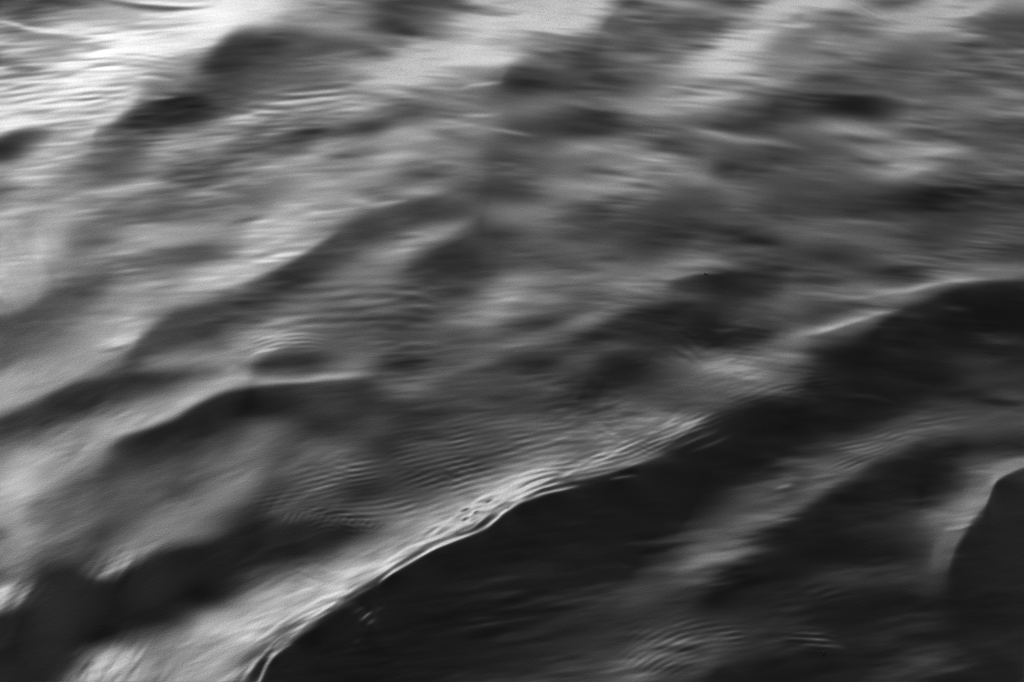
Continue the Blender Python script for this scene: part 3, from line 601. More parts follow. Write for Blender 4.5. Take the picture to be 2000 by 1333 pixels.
# right of the middle
S(.10,.85,[(1295,566,5,12),(1340,553,4.5,20),(1385,545,4,26),(1440,547,4.5,26),(1510,548,6,18)],taper=.24)
S(.13,.75,[(1130,672,6,14),(1190,640,5.5,22),(1250,616,5,30),(1310,607,5,28),(1370,612,7,18)],taper=.24)
S(.11,.7,[(1170,735,18,16),(1215,716,22,20),(1265,706,16,18)])
S(.13,.7,[(1350,655,6,12),(1430,657,6,12),(1510,652,6,9)])
S(.36,.5,[(1440,590,9,9),(1500,600,9,9),(1570,590,9,9)])
S(.20,.5,[(1540,555,7,7),(1620,545,7,7)])
S(.14,.6,[(830,500,4,14),(880,480,4,18),(930,456,4,18)],taper=.3)
S(.13,.7,[(790,515,5,12),(850,512,7,16),(930,518,8,12)],taper=.3)
S(.50,.5,[(700,500,9,9),(780,490,10,8),(850,462,8,6),(920,432,7,5)])
S(.46,.5,[(920,622,10,12),(1000,602,12,10),(1080,588,10,8)])
# lower right
S(.38,.6,[(1600,950,10,7),(1660,918,12,7),(1720,888,12,8)],taper=.3)
S(.30,.6,[(1500,1000,12,9),(1570,980,14,9),(1630,945,12,8)],taper=.3)
R(.22,9,[(1600,930,14,10),(1680,900,16,10),(1760,868,14,10)],warp=.3,taper=.25,breakup=.7)
S(.25,.5,[(1860,1110,8,10),(1830,1140,10,12),(1770,1160,10,12)][::-1])
R(.18,12,[(1480,1180,30,40),(1600,1160,40,40),(1720,1150,40,40)],warp=.6,taper=.25,breakup=.9)
# ---- fourth pass: the brighter slopes
S(.68,.8,[(420,555,24,8),(500,525,34,8),(570,490,44,9),(630,440,44,9),(700,398,24,8)],taper=.2)
S(.72,.6,[(-60,500,60,60),(20,500,60,60),(90,500,50,50),(140,520,24,24)],taper=.12)
S(.66,.7,[(60,440,24,24),(110,470,20,30),(145,530,14,20)])
S(.60,.7,[(170,640,24,24),(240,610,34,30),(300,590,34,28),(335,612,20,10)],taper=.24)
S(.62,.7,[(-40,775,34,16),(40,755,34,14),(110,735,26,10),(190,705,16,10)],taper=.15)
S(.64,.7,[(120,862,20,12),(230,838,22,11),(310,812,26,9),(380,780,22,7),(460,750,14,5)],taper=.2)
S(.56,.6,[(330,470,20,20),(430,440,24,24),(520,410,20,20)])
S(.33,.7,[(330,420,9,10),(420,394,10,10),(510,372,9,9)])
S(.34,.6,[(360,500,9,10),(430,490,10,10),(480,480,8,8)])
S(.60,.6,[(700,300,14,20),(780,275,14,16),(850,255,10,10)])
S(.66,.5,[(760,150,20,20),(830,120,24,24),(900,80,24,24)])
S(.60,.6,[(1850,1032,8,4),(1890,1018,10,4),(1918,985,12,4),(1932,950,10,4),(1965,925,7,4),(2030,900,7,4)],taper=.2)
S(.60,.8,[(1846,1033,3,3),(1875,1029,4,3),(1900,1022,3,3)],taper=.3)
S(.62,.8,[(1920,992,5,4),(1927,970,6,4),(1936,948,5,3.5),(1950,931,4,3)],taper=.3)
# ---- fifth pass: crisp lines at the upper left, the right end of the crest
R(.26,13,[(-60,208,50,50),(60,192,45,48),(160,180,35,42),(280,172,28,28)],warp=.12,taper=.12,breakup=.3)
R(.14,11,[(-40,118,26,30),(120,112,30,34),(260,120,28,30),(380,128,20,20)],warp=.2,taper=.15,breakup=.6)
S(1.05,.85,[(-30,186,3,3),(40,165,3,3),(110,157,3,3),(190,154,3,3),(260,149,3,3)])
S(1.05,.8,[(-30,220,3,3),(40,210,3,3),(110,206,3,3)])
S(1.05,.8,[(-20,238,3,3),(50,229,3,3),(120,225,3,3)])
S(1.0,.8,[(260,150,3,3),(300,151,3,3),(345,158,3,3)])
S(1.08,.9,[(180,88,4,4),(235,94,5,5),(275,98,5,5),(335,101,5,5)])
S(.40,.85,[(165,-6,4,5),(240,8,4,5),(300,15,4,5),(370,17,4,4),(435,12,3,3)],taper=.3)
S(.85,.4,[(-40,37,4,4),(20,47,4,4),(60,57,4,4),(110,62,4,4),(190,64,4,5)],taper=.3)
S(.46,.6,[(-40,56,4,10),(20,62,4,10),(80,70,4,8),(150,74,4,7)])
S(.46,.8,[(5,133,6,7),(45,135,6,7),(95,137,5,6)])
S(.45,.6,[(255,146,5,6),(310,150,6,8),(370,150,8,10)])
S(.50,.8,[(1110,942,9,4),(1170,926,9,5),(1230,908,9,5),(1300,884,8,6)],taper=.2)
S(.62,.8,[(1110,920,3,2.5),(1170,908,3,2.5),(1230,893,3,2.5)])
S(.55,.8,[(1150,930,2.5,2.5),(1200,918,2.5,2.5),(1260,898,2.5,2.5)])
S(.13,.7,[(1150,938,2.5,2.5),(1200,927,2.5,2.5),(1260,910,3,3)])
S(.55,.7,[(1280,868,4,4),(1320,845,5,5),(1370,818,5,5),(1400,802,4,4)])
S(.14,.6,[(1290,880,3,3),(1340,855,3,3),(1400,830,3,3)])
S(.42,.6,[(1310,880,2.5,2.5),(1360,858,3,2.5),(1410,838,2.5,2.5)])
S(.34,.6,[(1340,885,2.5,2.5),(1390,868,2.5,2.5),(1430,850,2.5,2.5)])
# the slanting broken shade of the hill sides left of the middle
S(.38,.6,[(200,420,14,16),(260,380,18,20),(330,345,16,18),(400,330,12,14)])
S(.52,.5,[(230,470,16,18),(300,430,18,20),(380,400,14,14)])
S(.36,.55,[(190,560,14,18),(230,520,18,22),(260,480,14,18)])
S(.30,.6,[(620,640,16,16),(720,620,20,18),(800,630,16,16)])
S(.44,.5,[(600,555,14,12),(700,545,14,12),(780,525,10,9)])
# ---- sixth pass: ripple trains behind the crest, arcs of the left-hand waves, the right-hand wave
R(.34,11,[(560,1040,20,16),(640,1010,34,26),(740,1005,34,26),(840,985,34,24),(920,955,34,22)],warp=.3,taper=.2,breakup=.5)
R(.30,12,[(780,960,40,36),(880,930,44,36),(980,900,44,32),(1090,876,40,26),(1180,868,34,20)],warp=.22,taper=.2,breakup=.4)
R(.24,10,[(740,905,36,36),(850,880,44,40),(970,858,44,40),(1090,848,36,32)],warp=.25,taper=.2,breakup=.55)
R(.22,10,[(480,985,26,26),(570,955,34,34),(670,935,38,34),(780,925,34,28)],warp=.55,taper=.2,breakup=.6)
R(.30,9,[(1130,905,18,14),(1210,888,26,20),(1290,860,28,22),(1370,826,26,20),(1450,795,18,14)],warp=.18,taper=.2,breakup=.35)
R(.26,8.5,[(1400,790,20,14),(1480,768,22,16),(1560,755,20,16),(1650,748,16,14)],warp=.18,taper=.2,breakup=.4)
R(.34,8.2,[(470,694,18,8),(530,676,22,12),(590,669,20,14),(650,673,14,12)],warp=.05,taper=.2,breakup=.2)
S(.7,.6,[(488,691,2.5,2.5),(515,686,2.5,2.5),(548,680,2.5,2.5)])
R(.10,19,[(540,600,60,60),(640,592,60,60),(740,588,60,60),(870,602,50,50)],warp=.14,taper=.2,breakup=.35)
R(.30,11,[(1220,1325,40,36),(1290,1280,44,40),(1370,1252,36,34),(1480,1240,28,26)],warp=.14,taper=.15,breakup=.35)
R(.5,10,[(1520,1247,14,14),(1570,1249,16,16),(1650,1257,14,14)],warp=.2,taper=.25,breakup=.3)
S(.52,.75,[(1780,1030,16,12),(1850,1022,18,10),(1895,1000,20,7),(1920,965,18,6),(1940,932,14,6),(1990,910,12,6),(2050,895,10,6)],taper=.2)
S(.40,.7,[(1835,1130,16,10),(1845,1095,16,9),(1862,1060,14,7),(1892,1030,12,5)],taper=.24)
S(.85,.9,[(1916,998,6,4),(1926,972,7,4),(1936,948,6,4),(1952,930,5,3)],taper=.3)
S(.60,.85,[(1838,1034,4,3),(1875,1029,5,3),(1902,1021,4,3)],taper=.3)
# broken lines of the crest's lower half
for (x0,y0,x1,y1,t) in ((575,1232,640,1190,.95),(600,1225,680,1170,.35),(640,1180,720,1128,1.0),(650,1192,735,1140,.4),(700,1142,770,1100,.95),(735,1133,800,1094,.3),(520,1288,560,1250,.9),(545,1275,600,1232,.3),(610,1200,660,1168,.8),(760,1100,830,1062,1.0),(790,1098,850,1066,.3),(830,1050,890,1022,.9),(470,1330,505,1290,.35),(450,1335,500,1300,.85)):
    S(t,.8,[(x0,y0,2.2,2.2),((x0+x1)/2,(y0+y1)/2-2,2.6,2.6),(x1,y1,2.2,2.2)])
# ---- streaks and breath of wind over everything: down to the right in the upper right, up to the right lower left
X2, Y2 = np.meshgrid(PX, PY)
ss = lambda a: (lambda t: t*t*(3-2*t))(np.clip(a, 0, 1))
def gblur(img, sig):
    fx = np.fft.rfftfreq(CW, ST)[None]; fy = np.fft.fftfreq(CH, ST)[:,None]
    return np.fft.irfft2(np.fft.rfft2(img)*np.exp(-2*(np.pi*sig)**2*(fx*fx+fy*fy)), s=(CH,CW)).astype(np.float32)
yc = np.interp(PX, [-500,500,750,1100,1500,2500],[1300,1290,1130,940,760,500])[None]
dd = Y2-yc                                                  # below (+) or above (-) the main crest
w_tr = ss((X2*.9-Y2*.9-100)/800); w_lr = ss((dd-10)/120); w_ll = ss((Y2*1.1-X2*.55-330)/500)*(1-w_lr)
w_md = np.clip(1-w_tr-w_lr-w_ll, 0, 1); wsum = w_tr+w_lr+w_ll+w_md
n_tr = noise_dir(62, 10, 7, 21)*.5 + noise_dir(30, 5, 3, 22)*.25 + noise_dir(90, 22, 11, 25)*.75
n_md = noise_dir(70, 9, -7, 26)*.45 + noise_dir(34, 4.5, -4, 27)*.35 + noise_dir(80, 34, -24, 28)*.6
n_ll = noise_dir(70, 16, -26, 23)*.6 + noise_dir(34, 26, -30, 24)*.45 + noise_dir(26, 5, -20, 29)*.28
n_lr = noise_dir(80, 9, -10, 33)*.6 + noise_dir(120, 30, -22, 34)*.5 + noise_dir(30, 4.5, -6, 35)*.35
patch = np.clip(.85+.45*noise(70, 45, 36), .2, 2.0)
nn = patch*(n_tr*w_tr + n_md*w_md + n_ll*w_ll + n_lr*w_lr)/wsum
amp = (w_tr*.13 + w_md*.09 + w_ll*.055 + w_lr*.12)/wsum
T = T + amp*nn*(T+.03)
fs = (noise_dir(34, 2.6, 5, 51)*w_tr + noise_dir(30, 2.6, -5, 52)*w_md + noise_dir(22, 3, -22, 53)*w_ll*.55 + noise_dir(30, 2.8, -9, 54)*w_lr*1.3)/wsum
T = T + .06*fs*np.clip(.8+.5*noise(50,30,55),.15,2)*(T+.04)
# stronger contrast between neighbouring slopes
T = T + .12*(T-gblur(T, 30))
# fine ripples crossing each other round the main crest, glitter along its rim
near = np.exp(-((dd+95)/90)**2)*ss((X2-380)/200)*ss((1650-X2)/250)
T = T + near*(.05*noise_dir(16, 2.6, -14, 41)*np.clip(.6+.6*noise(60,40,43),0,2) + .045*noise_dir(11, 2.4, 24, 42)*np.clip(noise(50,40,44),0,2))*(T+.08)
rim = np.exp(-((dd+14)/18)**2)*ss((X2-420)/120)*ss((1320-X2)/200)
T = T*(1 + rim*.16*noise_dir(22, 2.6, -27, 45))
# the pale patches at the left are broken up by little ripples running down them
lft = ss((190-X2)/90)*ss((Y2-420)/60)*ss((640-Y2)/60); T = T + lft*.11*noise_dir(42, 5, 62, 46)*(T+.05)
spot = np.exp(-((X2-230)/110)**2-((Y2-1300)/60)**2) + np.exp(-((X2-30)/70)**2-((Y2-1170)/50)**2) + np.exp(-((X2-230)/60)**2-((Y2-1110)/34)**2)
T = T + spot*.12*noise_dir(26, 4, -52, 47)*(T+.05)
# only the main crest is in crisp detail: away from it the small relief is smoother
want = np.where(dd < 0, np.clip((-dd-200)/220, 0, 1.6), np.clip((dd-260)/200, 0, 1.5))
want = want*np.where((X2 < 700)&(Y2 < 330), .45, 1)
levels = [0, 1.5, 3.0]; B = [T]+[gblur(T, v) for v in levels[1:]]
out = np.zeros_like(T)
for k in range(3):
    lo = levels[k-1] if k else -1; hi = levels[k+1] if k < 2 else 99
    w = np.where(want < levels[k], (want-lo)/(levels[k]-lo), (hi-want)/(hi-levels[k])) if k < 2 else (want-lo)/(levels[k]-lo)
    out += B[k]*np.clip(w, 0, 1)
T = np.where(out < .13, .13*np.exp((out-.13)/.13*.8), out)   # a soft toe
T = np.clip(T, .07, 1.0)
T = np.where(T > .8, .8+.19*(1-np.exp(-(T-.8)/.19)), T)                     # and a soft shoulder
# ---- the main crest line by line (drawn last so that it stays crisp)
def Ln(tone, alpha, w, *pts):
    S(tone, alpha, [(x, y, w, w) for x, y in pts], taper=.25, raw=True)
S(.42,.4,[(800,1030,20,14),(880,985,26,16),(960,945,28,20),(1060,915,30,16),(1180,890,24,14)],taper=.25,raw=True)
S(.68,.75,[(600,1205,20,5),(660,1168,20,5),(720,1128,17,5),(780,1090,13,5),(840,1062,14,5),(890,1040,12,5)],taper=.25,raw=True)
S(.55,.75,[(880,1030,14,8),(930,998,20,12),(980,970,22,12),(1040,945,18,12),(1100,928,12,10)],taper=.25,raw=True)
Ln(.36,.9,3,(1020,932),(1047,925),(1074,919),(1105,918))
Ln(.42,.8,2.6,(1047,912),(1100,908),(1160,903))
Ln(.26,.92,3,(1012,955),(1035,943),(1053,936),(1075,930),(1095,926))
Ln(.2,.92,2.8,(1020,962),(1047,953),(1065,947),(1083,941),(1110,936))
Ln(.09,.95,3.4,(1020,973),(1047,963),(1065,957),(1083,953.5),(1104,949.5),(1125,943))
Ln(.13,.9,2.6,(1128,941),(1160,935),(1195,930),(1235,926))
Ln(.20,.8,2.4,(1110,934),(1150,927),(1190,919),(1230,912))
Ln(.30,.8,2.2,(1110,925),(1150,918),(1200,908))
Ln(.62,.8,2.2,(1000,918),(1030,912),(1060,907),(1095,901))
Ln(.86,.9,2.6,(965,946),(995,933),(1021,926),(1047,919),(1083,915),(1118,909),(1152,904),(1180,900))
Ln(.95,.92,2.8,(970,967),(995,951),(1013,941),(1039,933),(1065,926),(1085,922.5),(1110,922),(1140,916),(1170,910))
Ln(.95,.92,2.8,(990,968),(1021,956),(1039,946),(1065,938),(1083,933.5),(1100,931))
Ln(.97,.95,2.6,(1004,972),(1030,964.5),(1056,953),(1074,948.5),(1093,944.5),(1115,941))
Ln(.62,.85,2.2,(1115,930),(1145,922),(1180,915),(1215,908))
Ln(.45,.85,2.2,(1190,937),(1215,932),(1245,928))
Ln(.50,.8,2.2,(1180,905),(1220,896),(1255,886))
Ln(.10,.95,3.2,(890,1047),(911,1040),(929,1033),(940,1027.5),(950,1020),(958,1010),(972,1000))
Ln(.40,.85,2.6,(916,1012),(934,1003),(951,997))
Ln(.35,.85,2.4,(920,1022),(934,1014),(948,1004))
Ln(.45,.8,2.4,(930,981),(946,978),(962,971))
Ln(.38,.85,3,(850,1046),(864,1034),(878,1026))
Ln(.3,.9,2.4,(815,1073),(848,1059),(882,1047))
Ln(.12,.95,2.4,(765,1113),(790,1098),(812,1084),(832,1073))
Ln(.92,.92,2.8,(915,988),(926,982),(940,973),(957,967),(985,958))
Ln(.92,.92,2.6,(890,1004),(918,991),(929,987),(946,984),(961,977),(985,966))
Ln(.90,.92,2.6,(893,1021),(914,1009),(929,998),(943,994),(964,989),(990,975))
Ln(.85,.9,2.4,(905,1034),(928,1018),(943,1007),(960,998))
Ln(.85,.9,2.4,(893,1042),(918,1033),(933,1022),(952,1006),(968,995),(990,984))
Ln(.78,.85,2.6,(830,1052),(848,1038),(862,1029),(885,1021))
Ln(.72,.85,2.4,(850,1053),(872,1040),(893,1028))
Ln(.92,.9,2.2,(810,1071),(837,1058),(864,1049),(890,1040))
Ln(.97,.95,2.4,(730,1112),(750,1101),(787,1076),(825,1060),(870,1045))
Ln(.95,.92,2.4,(565,1200),(620,1172),(655,1160),(700,1146),(728,1128))
Ln(.85,.9,2.4,(495,1256),(537,1225),(575,1199),(620,1182))
Ln(.40,.9,2.4,(590,1200),(640,1178),(680,1162),(715,1148))
Ln(.34,.9,2.4,(520,1262),(560,1232),(600,1212),(640,1192))
Ln(.80,.85,2.2,(510,1275),(555,1240),(600,1218),(645,1194))
Ln(.92,.85,2.5,(818,1085),(837,1074),(858,1065.5),(890,1054.5),(918,1044),(943,1031.5),(958,1022.5),(969,1014),(983,1001.5),(1004,987.5),(1018,980.5),(1047,970),(1070,961),(1093,955),(1130,950))
Ln(.85,.9,2.4,(736,1143),(750,1130),(772,1113),(800,1095),(825,1081))
Ln(.10,.9,3.4,(560,1256),(545,1262),(525,1276),(508,1292),(495,1315),(488,1345))
Ln(.95,.95,2.8,(572,1257),(550,1268),(532,1284),(520,1300),(514,1314),(502,1345))
Ln(.75,.85,2.6,(500,1290),(485,1312),(468,1335))
Ln(.30,.85,2.4,(490,1296),(470,1318),(450,1338))
Ln(.78,.85,2.6,(470,1300),(440,1325),(410,1342))
for cx, cy, hx, hy in ((954,979.5,8,-3.6),(909,996,10,-4),(929,1000,6,-3.4),(908,1014,6,-4),(993,992,3,-2)):
    Ln(.05,.98,1.7,(cx-hx,cy-hy),(cx,cy),(cx+hx,cy+hy))
S(.15,.85,[(-40,1255,44,70),(80,1205,50,60),(200,1175,34,50),(330,1130,30,40),(450,1095,20,30)],taper=.2,raw=True)
# feathered ripples behind it
for k in range(15):
    x = 560+k*13.5; y = 1008+max(0,k-4)*2.1+2*math.sin(k*2.1); a = math.radians(66-k*3.0)
    Ln(.36 if k < 9 else .42,.65,2.2,(x-11*math.cos(a),y+11*math.sin(a)),(x,y),(x+11*math.cos(a),y-11*math.sin(a)))
    Ln(.15,.5,2.2,(x-4-11*math.cos(a),y+2+11*math.sin(a)),(x-5,y),(x-4+11*math.cos(a),y-11*math.sin(a)))

T = T + .10*np.clip(T-.5, 0, 1)
cap = np.where((X2 > 560), np.interp(Y2, [0,150,500,900],[.90,.92,.96,1.08]), np.interp(Y2, [0,300,420,1333],[1.15,1.05,.9,.86])); T = cap - .09*np.logaddexp(0, (cap-T)/.09)
T = T*(1 + ss((T-.55)/.2)*.03*fs)                          # silky lines in the palest slopes too
rb = np.exp(-((dd+10)/40)**2)*ss((X2-430)/100)*ss((1450-X2)/200)*ss((T-.3)/.2)
T = T*(1 + rb*(.14*noise_dir(20, 2.6, -27, 61) + .12*noise(26, 20, 62)))      # the crest's rim is broken and uneven
# beyond the studied patch the water goes on as ordinary small waves of middling brightness
od = np.hypot(np.maximum(np.maximum(-X2, X2-2000), 0), 1.4*np.maximum(np.maximum(-Y2, Y2-1333), 0))
ob = np.clip((od-25)/260, 0, 1); ob = ob*ob*(3-2*ob)
T = T*(1-ob) + ob*.27*np.exp(.42*noise_dir(120, 45, -22, 31) + .22*noise_dir(70, 14, -8, 32))
T = np.clip(T, .07, 1.0)
# ---------------------------------------------------------------- the shape of the water
# What the water shows at a place is the sky its slope mirrors, weighted by Fresnel: solve for the wave heights
# (one smooth height field) whose slopes give the brightness plan under the sky above.
EL = np.array([0.5,2,4,6,8,10,13,16,20,25,30,35,40,50,60,75,90.])
AZ = np.array([0,5,10,15,20,30,40,50,60,75,90,135,180.])
LOGSKY = np.array([
[3.94,3.84,3.59,3.27,2.94,2.28,1.77,1.41,1.09,0.78,0.65,0.90,1.17],
[3.95,3.85,3.61,3.29,2.97,2.41,2.00,1.70,1.47,1.22,1.11,1.44,1.70],
[3.85,3.74,3.49,3.17,2.86,2.37,2.01,1.77,1.56,1.34,1.24,1.57,1.84],
[3.74,3.63,3.37,3.04,2.73,2.26,1.93,1.70,1.52,1.30,1.20,1.54,1.80],
[3.65,3.53,3.26,2.92,2.61,2.14,1.83,1.60,1.42,1.21,1.12,1.45,1.72],
[3.55,3.44,3.14,2.81,2.49,2.03,1.72,1.50,1.32,1.12,1.02,1.34,1.60],
[3.37,3.26,2.97,2.62,2.32,1.86,1.57,1.35,1.17,0.98,0.87,1.18,1.45],
[3.15,3.04,2.78,2.44,2.16,1.71,1.43,1.22,1.05,0.84,0.75,1.04,1.29],
[2.78,2.69,2.46,2.19,1.93,1.54,1.26,1.06,0.89,0.70,0.59,0.86,1.11],
[2.26,2.20,2.05,1.85,1.65,1.32,1.08,0.89,0.73,0.54,0.43,0.66,0.90],
[1.78,1.74,1.64,1.52,1.37,1.11,0.91,0.74,0.59,0.41,0.30,0.49,0.71],
[1.39,1.37,1.31,1.23,1.12,0.93,0.75,0.60,0.46,0.29,0.18,0.34,0.53],
[1.08,1.07,1.03,0.97,0.90,0.76,0.61,0.48,0.35,0.19,0.09,0.20,0.38],
[0.62,0.61,0.59,0.57,0.53,0.45,0.35,0.26,0.16,0.03,-0.06,-0.02,0.11],
[0.29,0.29,0.28,0.26,0.24,0.20,0.14,0.07,0.01,-0.09,-0.16,-0.18,-0.11],
[-0.06,-0.07,-0.07,-0.07,-0.08,-0.10,-0.12,-0.15,-0.17,-0.21,-0.25,-0.30,-0.30],
[-0.27,-0.27,-0.27,-0.27,-0.27,-0.27,-0.27,-0.27,-0.28,-0.28,-0.28,-0.29,-0.29]])
# even 1 degree table
_e = np.arange(0, 91.); _a = np.arange(0, 181.)
_t = np.stack([np.interp(_a, AZ, r) for r in LOGSKY]); SKYT = np.stack([np.interp(_e, EL, _t[:,k]) for k in range(181)], 1).astype(np.float32)

def bil(img, fy, fx):
    h, w = img.shape
    fy = np.clip(fy, 0, h-1.001); fx = np.clip(fx, 0, w-1.001)
    i = fy.astype(np.int32); j = fx.astype(np.int32); a = fy-i; b = fx-j
    k = i*w+j; f = img.ravel()
    return (f[k]*(1-b)+f[k+1]*b)*(1-a) + (f[k+w]*(1-b)+f[k+w+1]*b)*a

FPX = 2000*FOCAL/36.0
SP, CP = math.sin(PITCH), math.cos(PITCH)
GAIN = SKY*2**EXPOSURE
BODY = .0020                                             # light scattered back by the water itself, as displayed

def shade(x, y, h, p, q):
    """log display luminance of water at (x, y, h) with slopes p = dh/dx, q = dh/dy"""
    vx, vy, vz = -x, -y, CAM_H-h
    il = 1/np.sqrt(vx*vx+vy*vy+vz*vz); vx, vy, vz = vx*il, vy*il, vz*il
    n = 1/np.sqrt(1+p*p+q*q)
    c = np.clip((vz - vx*p - vy*q)*n, .02, 1)
    rx = -2*c*p*n - vx; ry = -2*c*q*n - vy; rz = 2*c*n - vz
    el = np.degrees(np.arcsin(np.clip(rz, 0, 1)))
    az = np.abs(np.degrees(np.arctan2(rx, ry)) - math.degrees(SUN_AZ)); az = np.where(az > 180, 360-az, az)
    L = np.exp(bil(SKYT, el, az))
    g = np.sqrt(1.333**2 - 1 + c*c)
    F = .5*((g-c)/(g+c))**2*(1+((c*(g+c)-1)/(c*(g-c)+1))**2)
    return np.log(L*F*GAIN + BODY)

def target(Tm, x, y, h):
    d = y*CP + (CAM_H-h)*SP
    px = 1000 + FPX*x/d
    py = 666.5 - FPX*(y*SP + (h-CAM_H)*CP)/d
    t = bil(Tm, (py+MY)/ST, (px+MX)/ST)
    lin = np.where(t <= .04045, t/12.92, ((t+.055)/1.055)**2.4)
    return np.log(np.maximum(lin, BODY*1.15))

def infr(x, y, h):
    d = y*CP + (CAM_H-h)*SP
    return (np.abs(FPX*x/d) < 1000) & (np.abs(FPX*(y*SP + (h-CAM_H)*CP)/d) < 666)
GX0, GX1, GY0, GY1 = -2.6, 2.6, 6.2, 13.2
def solve(nx, ny, h, iters, cg, Tm=None, step=None, px=1.3):
    """Gauss-Newton on the slopes, each step by preconditioned conjugate gradients"""
    x = np.linspace(GX0, GX1, nx, endpoint=False, dtype=np.float32); y = np.linspace(GY0, GY1, ny, endpoint=False, dtype=np.float32)
    dx, dy = x[1]-x[0], y[1]-y[0]
    X, Y = np.meshgrid(x, y)
    ex = np.clip(np.minimum(X-GX0, GX1-X)/.5, 0, 1); ey = np.clip(np.minimum(Y-GY0, GY1-Y)/.5, 0, 1)
    win = (ex*ex*(3-2*ex))*(ey*ey*(3-2*ey))
    kx = 2*np.pi*np.fft.rfftfreq(nx, dx)[None].astype(np.float32); ky = 2*np.pi*np.fft.fftfreq(ny, dy)[:,None].astype(np.float32)
    k2 = kx*kx+ky*ky; reg = EPS*(px*kx*kx+ky*ky) + MU + NU*k2*k2 + NUP*(kx*.975+ky*.224)**4
    reg = reg + 22*k2*np.exp(-((kx*2.3-ky*10)**2/(k2*105.3+1e-6))/.14**2)*(1-np.exp(-k2/25**2))   # no creases along the line of sight
    G0 = (2.3, -10.0)
    pre = 1/((kx*G0[0]+ky*G0[1])**2*.5 + reg)
    sh = h.shape; fwd = np.fft.rfft2; inv = lambda a: np.fft.irfft2(a, s=sh).astype(np.float32)
    for it in range(iters):
        H = fwd(h); p = inv(1j*kx*H); q = inv(1j*ky*H)
        m = shade(X, Y, h, p, q); e = .01
        gp = (shade(X, Y, h, p+e, q)-shade(X, Y, h, p-e, q))/(2*e); gq = (shade(X, Y, h, p, q+e)-shade(X, Y, h, p, q-e))/(2*e)
        fr = infr(X, Y, h)
        r = target(T if Tm is None else Tm, X, Y, h) - m
        w = win*np.where(fr, 1.0, .12)
        rc = np.clip(r, -1.2, 1.2)
        b = -inv(1j*kx*fwd(w*gp*rc) + 1j*ky*fwd(w*gq*rc)) - inv(reg*H)
        A = lambda d: (lambda D: (lambda z: -inv(1j*kx*fwd(gp*z)+1j*ky*fwd(gq*z)) + inv(reg*D))(w*(gp*inv(1j*kx*D)+gq*inv(1j*ky*D))))(fwd(d))
        d = np.zeros_like(h); res = b; z = inv(pre*fwd(res)); pk = z; rz = float((res*z).sum())
        for _ in range(cg):
            Ap = A(pk); al = rz/float((pk*Ap).sum()); d = d+al*pk; res = res-al*Ap
            z = inv(pre*fwd(res)); rn = float((res*z).sum()); pk = z+(rn/rz)*pk; rz = rn
        h = h + (step or STEP)*d
        # keep the faces within what calm water does, and never mirroring below the horizon
        H = fwd(h); p = inv(1j*kx*H); q = inv(1j*ky*H)
        qmin = -np.tan(np.arctan2(CAM_H, Y)*.5 - .02)
        pc = np.clip(p, -.42, .36); qc = np.clip(q, qmin, .40)
        h = h + inv((-1j*kx*fwd(pc-p) - 1j*ky*fwd(qc-q))/(k2+1e-3))
        if VERBOSE: print(it, 'rms', round(float(np.sqrt((r[fr]**2).mean())),4), 'med|r|', round(float(np.median(np.abs(r[fr]))),4), 'h', float(h.min()), float(h.max()), 'q', np.percentile(q[fr],[0,1,50,99,100]).round(3), 'p', np.percentile(p[fr],[0,1,50,99,100]).round(3))
    return x, y, h

EPS, MU, NU, NUP, STEP, VERBOSE = .2, .3, 2.5e-6, 2e-5, .85, False
nx, ny = 1680, 1480
def upsample(h, ny, nx):
    H = np.fft.rfft2(h); a, b = h.shape; O = np.zeros((ny, nx//2+1), np.complex64)
    O[:a//2,:b//2] = H[:a//2,:b//2]; O[-(a//2)+1:,:b//2] = H[-(a//2)+1:,:b//2]
    return (np.fft.irfft2(O, s=(ny,nx))*(ny*nx/(a*b))).astype(np.float32)
# from the broad swell to the detail, so that no face folds the wrong way
hc = np.zeros((ny//4, nx//4), np.float32)
for sig, n_it, st, pxw in ((90, 4, .6, 8.0), (45, 3, .6, 5.0), (18, 2, .7, 3.0)):
    _, _, hc = solve(nx//4, ny//4, hc, n_it, 9, gblur(T, sig), st, pxw)
_, _, hc = solve(nx//4, ny//4, hc, 3, 10)
_, _, hc = solve(nx//2, ny//2, upsample(hc, ny//2, nx//2), 3, 7)
gx_, gy_, HF = solve(nx, ny, upsample(hc, ny, nx), 3, 4)
# ---------------------------------------------------------------- water: one sheet out to the horizon
def axis(lo, hi, step, glo, ghi, mid, far):
    inner = np.arange(lo, hi, step)
    up = [inner[-1]]
    while up[-1] < ghi: up.append(up[-1]+mid)
    st = mid
    while up[-1] < far: st *= 1.45; up.append(up[-1]+st)
    dn = [lo]
    while dn[-1] > glo: dn.append(dn[-1]-mid)
    st = mid
    while dn[-1] > -far: st *= 1.45; dn.append(dn[-1]-st)
    return np.concatenate([np.array(dn[:0:-1]), inner, np.array(up[1:])])
ax = axis(-1.76, 1.76, .0031, GX0, GX1, .014, 6000.)
ay = axis(7.0, 12.2, .0055, GY0, GY1, .014, 6000.)
def cub(img, fy, fx):
    """cubic B-spline-free Catmull-Rom resampling on a tensor grid"""
    def along(a, f):
        m = a.shape[0]; i = np.floor(f).astype(int); t = (f-i)[:,None].astype(np.float32)
        g = lambda k: a[np.clip(k,0,m-1)]
        p0,p1,p2,p3 = g(i-1),g(i),g(i+1),g(i+2)
        return .5*((2*p1)+(-p0+p2)*t+(2*p0-5*p1+4*p2-p3)*t*t+(-p0+3*p1-3*p2+p3)*t**3)
    return along(along(img, fy).T, fx).T
fx = np.clip((ax-GX0)/(GX1-GX0)*nx, 0, nx-1); fy = np.clip((ay-GY0)/(GY1-GY0)*ny, 0, ny-1)
Z = cub(HF, fy, fx)
AX, AY = np.meshgrid(ax.astype(np.float32), ay.astype(np.float32))
